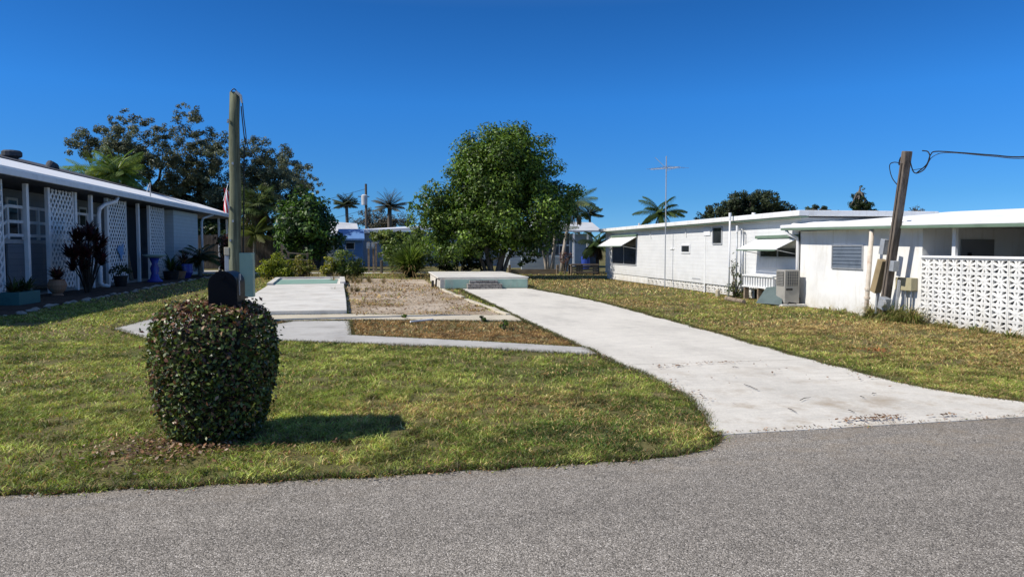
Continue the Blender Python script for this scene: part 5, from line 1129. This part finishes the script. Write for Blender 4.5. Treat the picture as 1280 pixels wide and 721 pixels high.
# low retaining wall, deck, bench
a, b = PY(652, 333, 47), PY(716, 320, 47); tag(MB().box((a.x, 47, 0), (b.x, 47.3, b.z)).build('garden_wall', M['greyhouse'], bevel=.03), 'low pale block wall behind the slim pale trunks', 'wall')
dkk = thing('timber_edging', 'weathered timber edging and rail in front of the pale trunks', 'edging', (PY(680, 340, 42).x, 42, 0))
a, b = PY(635, 344, 42), PY(697, 336.5, 42); MB().box((a.x, 42, 0), (b.x, 42.12, b.z)).build('board', M['boards'], dkk)
for u in (637, 697): p = PY(u, 331, 41.9); MB().box((p.x-.07, 41.85, 0), (p.x+.07, 41.98, p.z)).build('post', M['boards'], dkk)
for (u0, u1, nm, lab) in ((714, 727, 'wooden_crate', 'boxy slatted wooden crate stand left of the wide bench'), (727, 748, 'wooden_bench', 'wide grey brown slatted wooden bench beside the trailer end')):
    t = thing(nm, lab, 'crate' if 'crate' in nm else 'bench', (PY(u0, 344, 41).x, 41, 0)); a, b = PY(u0, 344, 41), PY(u1, 330.5, 41); q = MB()
    for k in range(4): z = .12+k*(b.z-.16)/3.2; q.box((a.x, 41, z), (b.x, 41.05, z+.11))
    q.box((a.x-.05, 40.95, b.z-.05), (b.x+.05, 41.7, b.z)); q.build('slats', M['boards'], t)
    for x in (a.x+.04, b.x-.1): 
        for y in (41.055, 41.6): MB().box((x-.05, y, 0), (x+.05, y+.1, b.z-.055)).build('leg', M['boards'], t)
p = PY(706, 342, 41.5); p.z = 0; bush('dry_shrub', 'small reddish brown bare shrub before the pale garden wall', p, [(p.x-.1, p.y, 1.0, .3, .3, .35), (p.x+.25, p.y, 1.15, .22, .2, .3)], 420, (.06, .14), [(0.16, 0.08, 0.06), (0.22, 0.13, 0.11), (0.12, 0.06, 0.05)], cat='shrub', sub=14)
p = PY(732, 324, 53); tag(MB().lathe([(.0, 0), (.3, .02), (.36, .9), (.38, .95), (.34, .97)], 12, (p.x, p.y, 0)).build('blue_barrel', M['blue']), 'dark blue barrel by the porch house corner', 'barrel')
# metered posts in mid distance
for i, (u, lab) in enumerate(((461, 'left of two slim posts carrying grey meter boxes'), (467, 'right of two slim posts carrying grey meter boxes'))):
    p = PY(u, 340, 47); t = thing('meter_post', lab, 'post', (p.x, 47, 0)); MB().box((p.x-.06, 47, 0), (p.x+.06, 47.12, PY(u, 302, 47).z)).build('post', M['boards'], t)
    c = PY(u-2.4, 311, 46.9); d = PY(u+1.8, 303, 46.9); MB().box((c.x, 46.75, c.z), (d.x, 46.98, d.z)).build('meter_box', M['galv'], t, bevel=.02)
    MB().tube([((c.x+d.x)/2, 46.75, (c.z+d.z)/2), ((c.x+d.x)/2, 46.66, (c.z+d.z)/2)], .09, 12).build('meter_dial', M['alu'], t)
p = PY(477, 340, 46); tag(MB().lathe([(.1, 0), (.1, PY(477, 326, 46).z), (.02, PY(477, 325, 46).z)], 9, (p.x, 46, 0)).build('mooring_post', M['fence_wood']), 'short dark stump post right of the meter posts', 'post')
rr = thing('dock_rail', 'thin grey dock rail running behind the strap leaved clump', 'railing', (PY(490, 330, 50).x, 50, 0))
a, b = PY(469, 303.5, 50), PY(520, 303.5, 50); MB().box((a.x, 50, a.z-.05), (b.x, 50.08, a.z+.05)).build('rail', M['greytrim'], rr)
a2 = PY(475, 318, 50); MB().box((a2.x, 49.4, a2.z-.08), (PY(520, 318, 50).x, 50.6, a2.z+.06)).build('dock_board', M['slab'], rr)
for u in (470, 495, 519): p = PY(u, 320, 50.1); MB().box((p.x-.06, 50.09, 0), (p.x+.06, 50.2, a.z)).build('post', M['boards'], rr)
# distant utility pole
p = PY(458.5, 334, 85); tp = PY(458.5, 230, 85); up = thing('power_pole', 'distant thin power pole with a transformer can between two palms', 'utility pole', (p.x, 85, 0))
MB().tube([(p.x, 85, 0), (p.x, 85, tp.z)], [.2, .13], 8).build('pole', M['bark'], up)
c = PY(455.5, 250, 84.7); MB().lathe([(.0, -.6), (.33, -.58), (.36, .5), (.2, .62)], 12, c).build('transformer', M['roofgrey'], up)
MB().bar((p.x-.9, 84.8, PY(458, 246, 85).z), (p.x+.4, 84.8, PY(458, 246, 85).z), .1, .1).build('crossarm', M['bark'], up)
q = MB()
for (za, zb) in ((236, 262), (250, 275), (262, 286)):
    A = PY(458, za, 85); B = PY(330, zb, 85+20); q.tube([A, A.lerp(B, .33)-Vector((0, 0, .35)), A.lerp(B, .66)-Vector((0, 0, .35)), B], .022, 4)
q.build('power_line', M['wire'], up)
tree('bare_tree', 'hazy grey bare tree right of the distant power pole', 'tree', (PY(462, 334, 100).x, 100, 0), px_blobs([(452, 275, 14, 10), (470, 272, 14, 12), (495, 276, 16, 9), (480, 282, 20, 8)], 100, 1, 1), 5200, (0.16, 0.34), [(0.10, 0.095, 0.07), (0.13, 0.12, 0.09), (0.07, 0.075, 0.045)], [((PY(462, 334, 100).x, 100, 0), PY(463, 285, 100), .2)], sub=18)
p = PY(760, 275, 70); q = MB(); a = PY(742, 274, 70); c = PY(800, 282, 70)
# small stub post near lot (by the foundation corner)
p = PG(541, 360); q = MB(); q.tube([p, p+Vector((0, 0, .3))], .05, 8).tube([p+Vector((.12, 0, 0)), p+Vector((.14, 0, .34)), p+Vector((.2, 0, .38))], .035, 8)
tag(q.build('pipe_stubs', M['black']), 'pair of dark cut pipe ends by the foundation corner', 'pipe')
q = MB(); q.tube([PG(513, 402, .055), PG(528, 400.5, .055), PG(541, 399, .06)], .02, 8)
tag(q.build('loose_pipe', M['white_clean']), 'loose white plastic pipe lying on the footing strip', 'pipe')
# small leafy weed in the strip
for (u, v, s, lab) in ((630, 412, .11, 'green leafy weed sprouting in the narrow grass strip'), (603, 402, .07, 'small weed beside the footing strip'), (505, 399, .06, 'low weed at the loose white pipe')):
    p = PG(u, v); bush('leafy_weed', lab, p, [(p.x, p.y, s*.9, s, s, s*.8)], 160, (.03, .08), [(0.05, 0.09, 0.015), (0.09, 0.14, 0.025), (0.13, 0.17, 0.03)], cat='weed', sub=8)
sc.cycles.use_adaptive_sampling = True; sc.cycles.max_bounces = 8; sc.cycles.transparent_max_bounces = 8
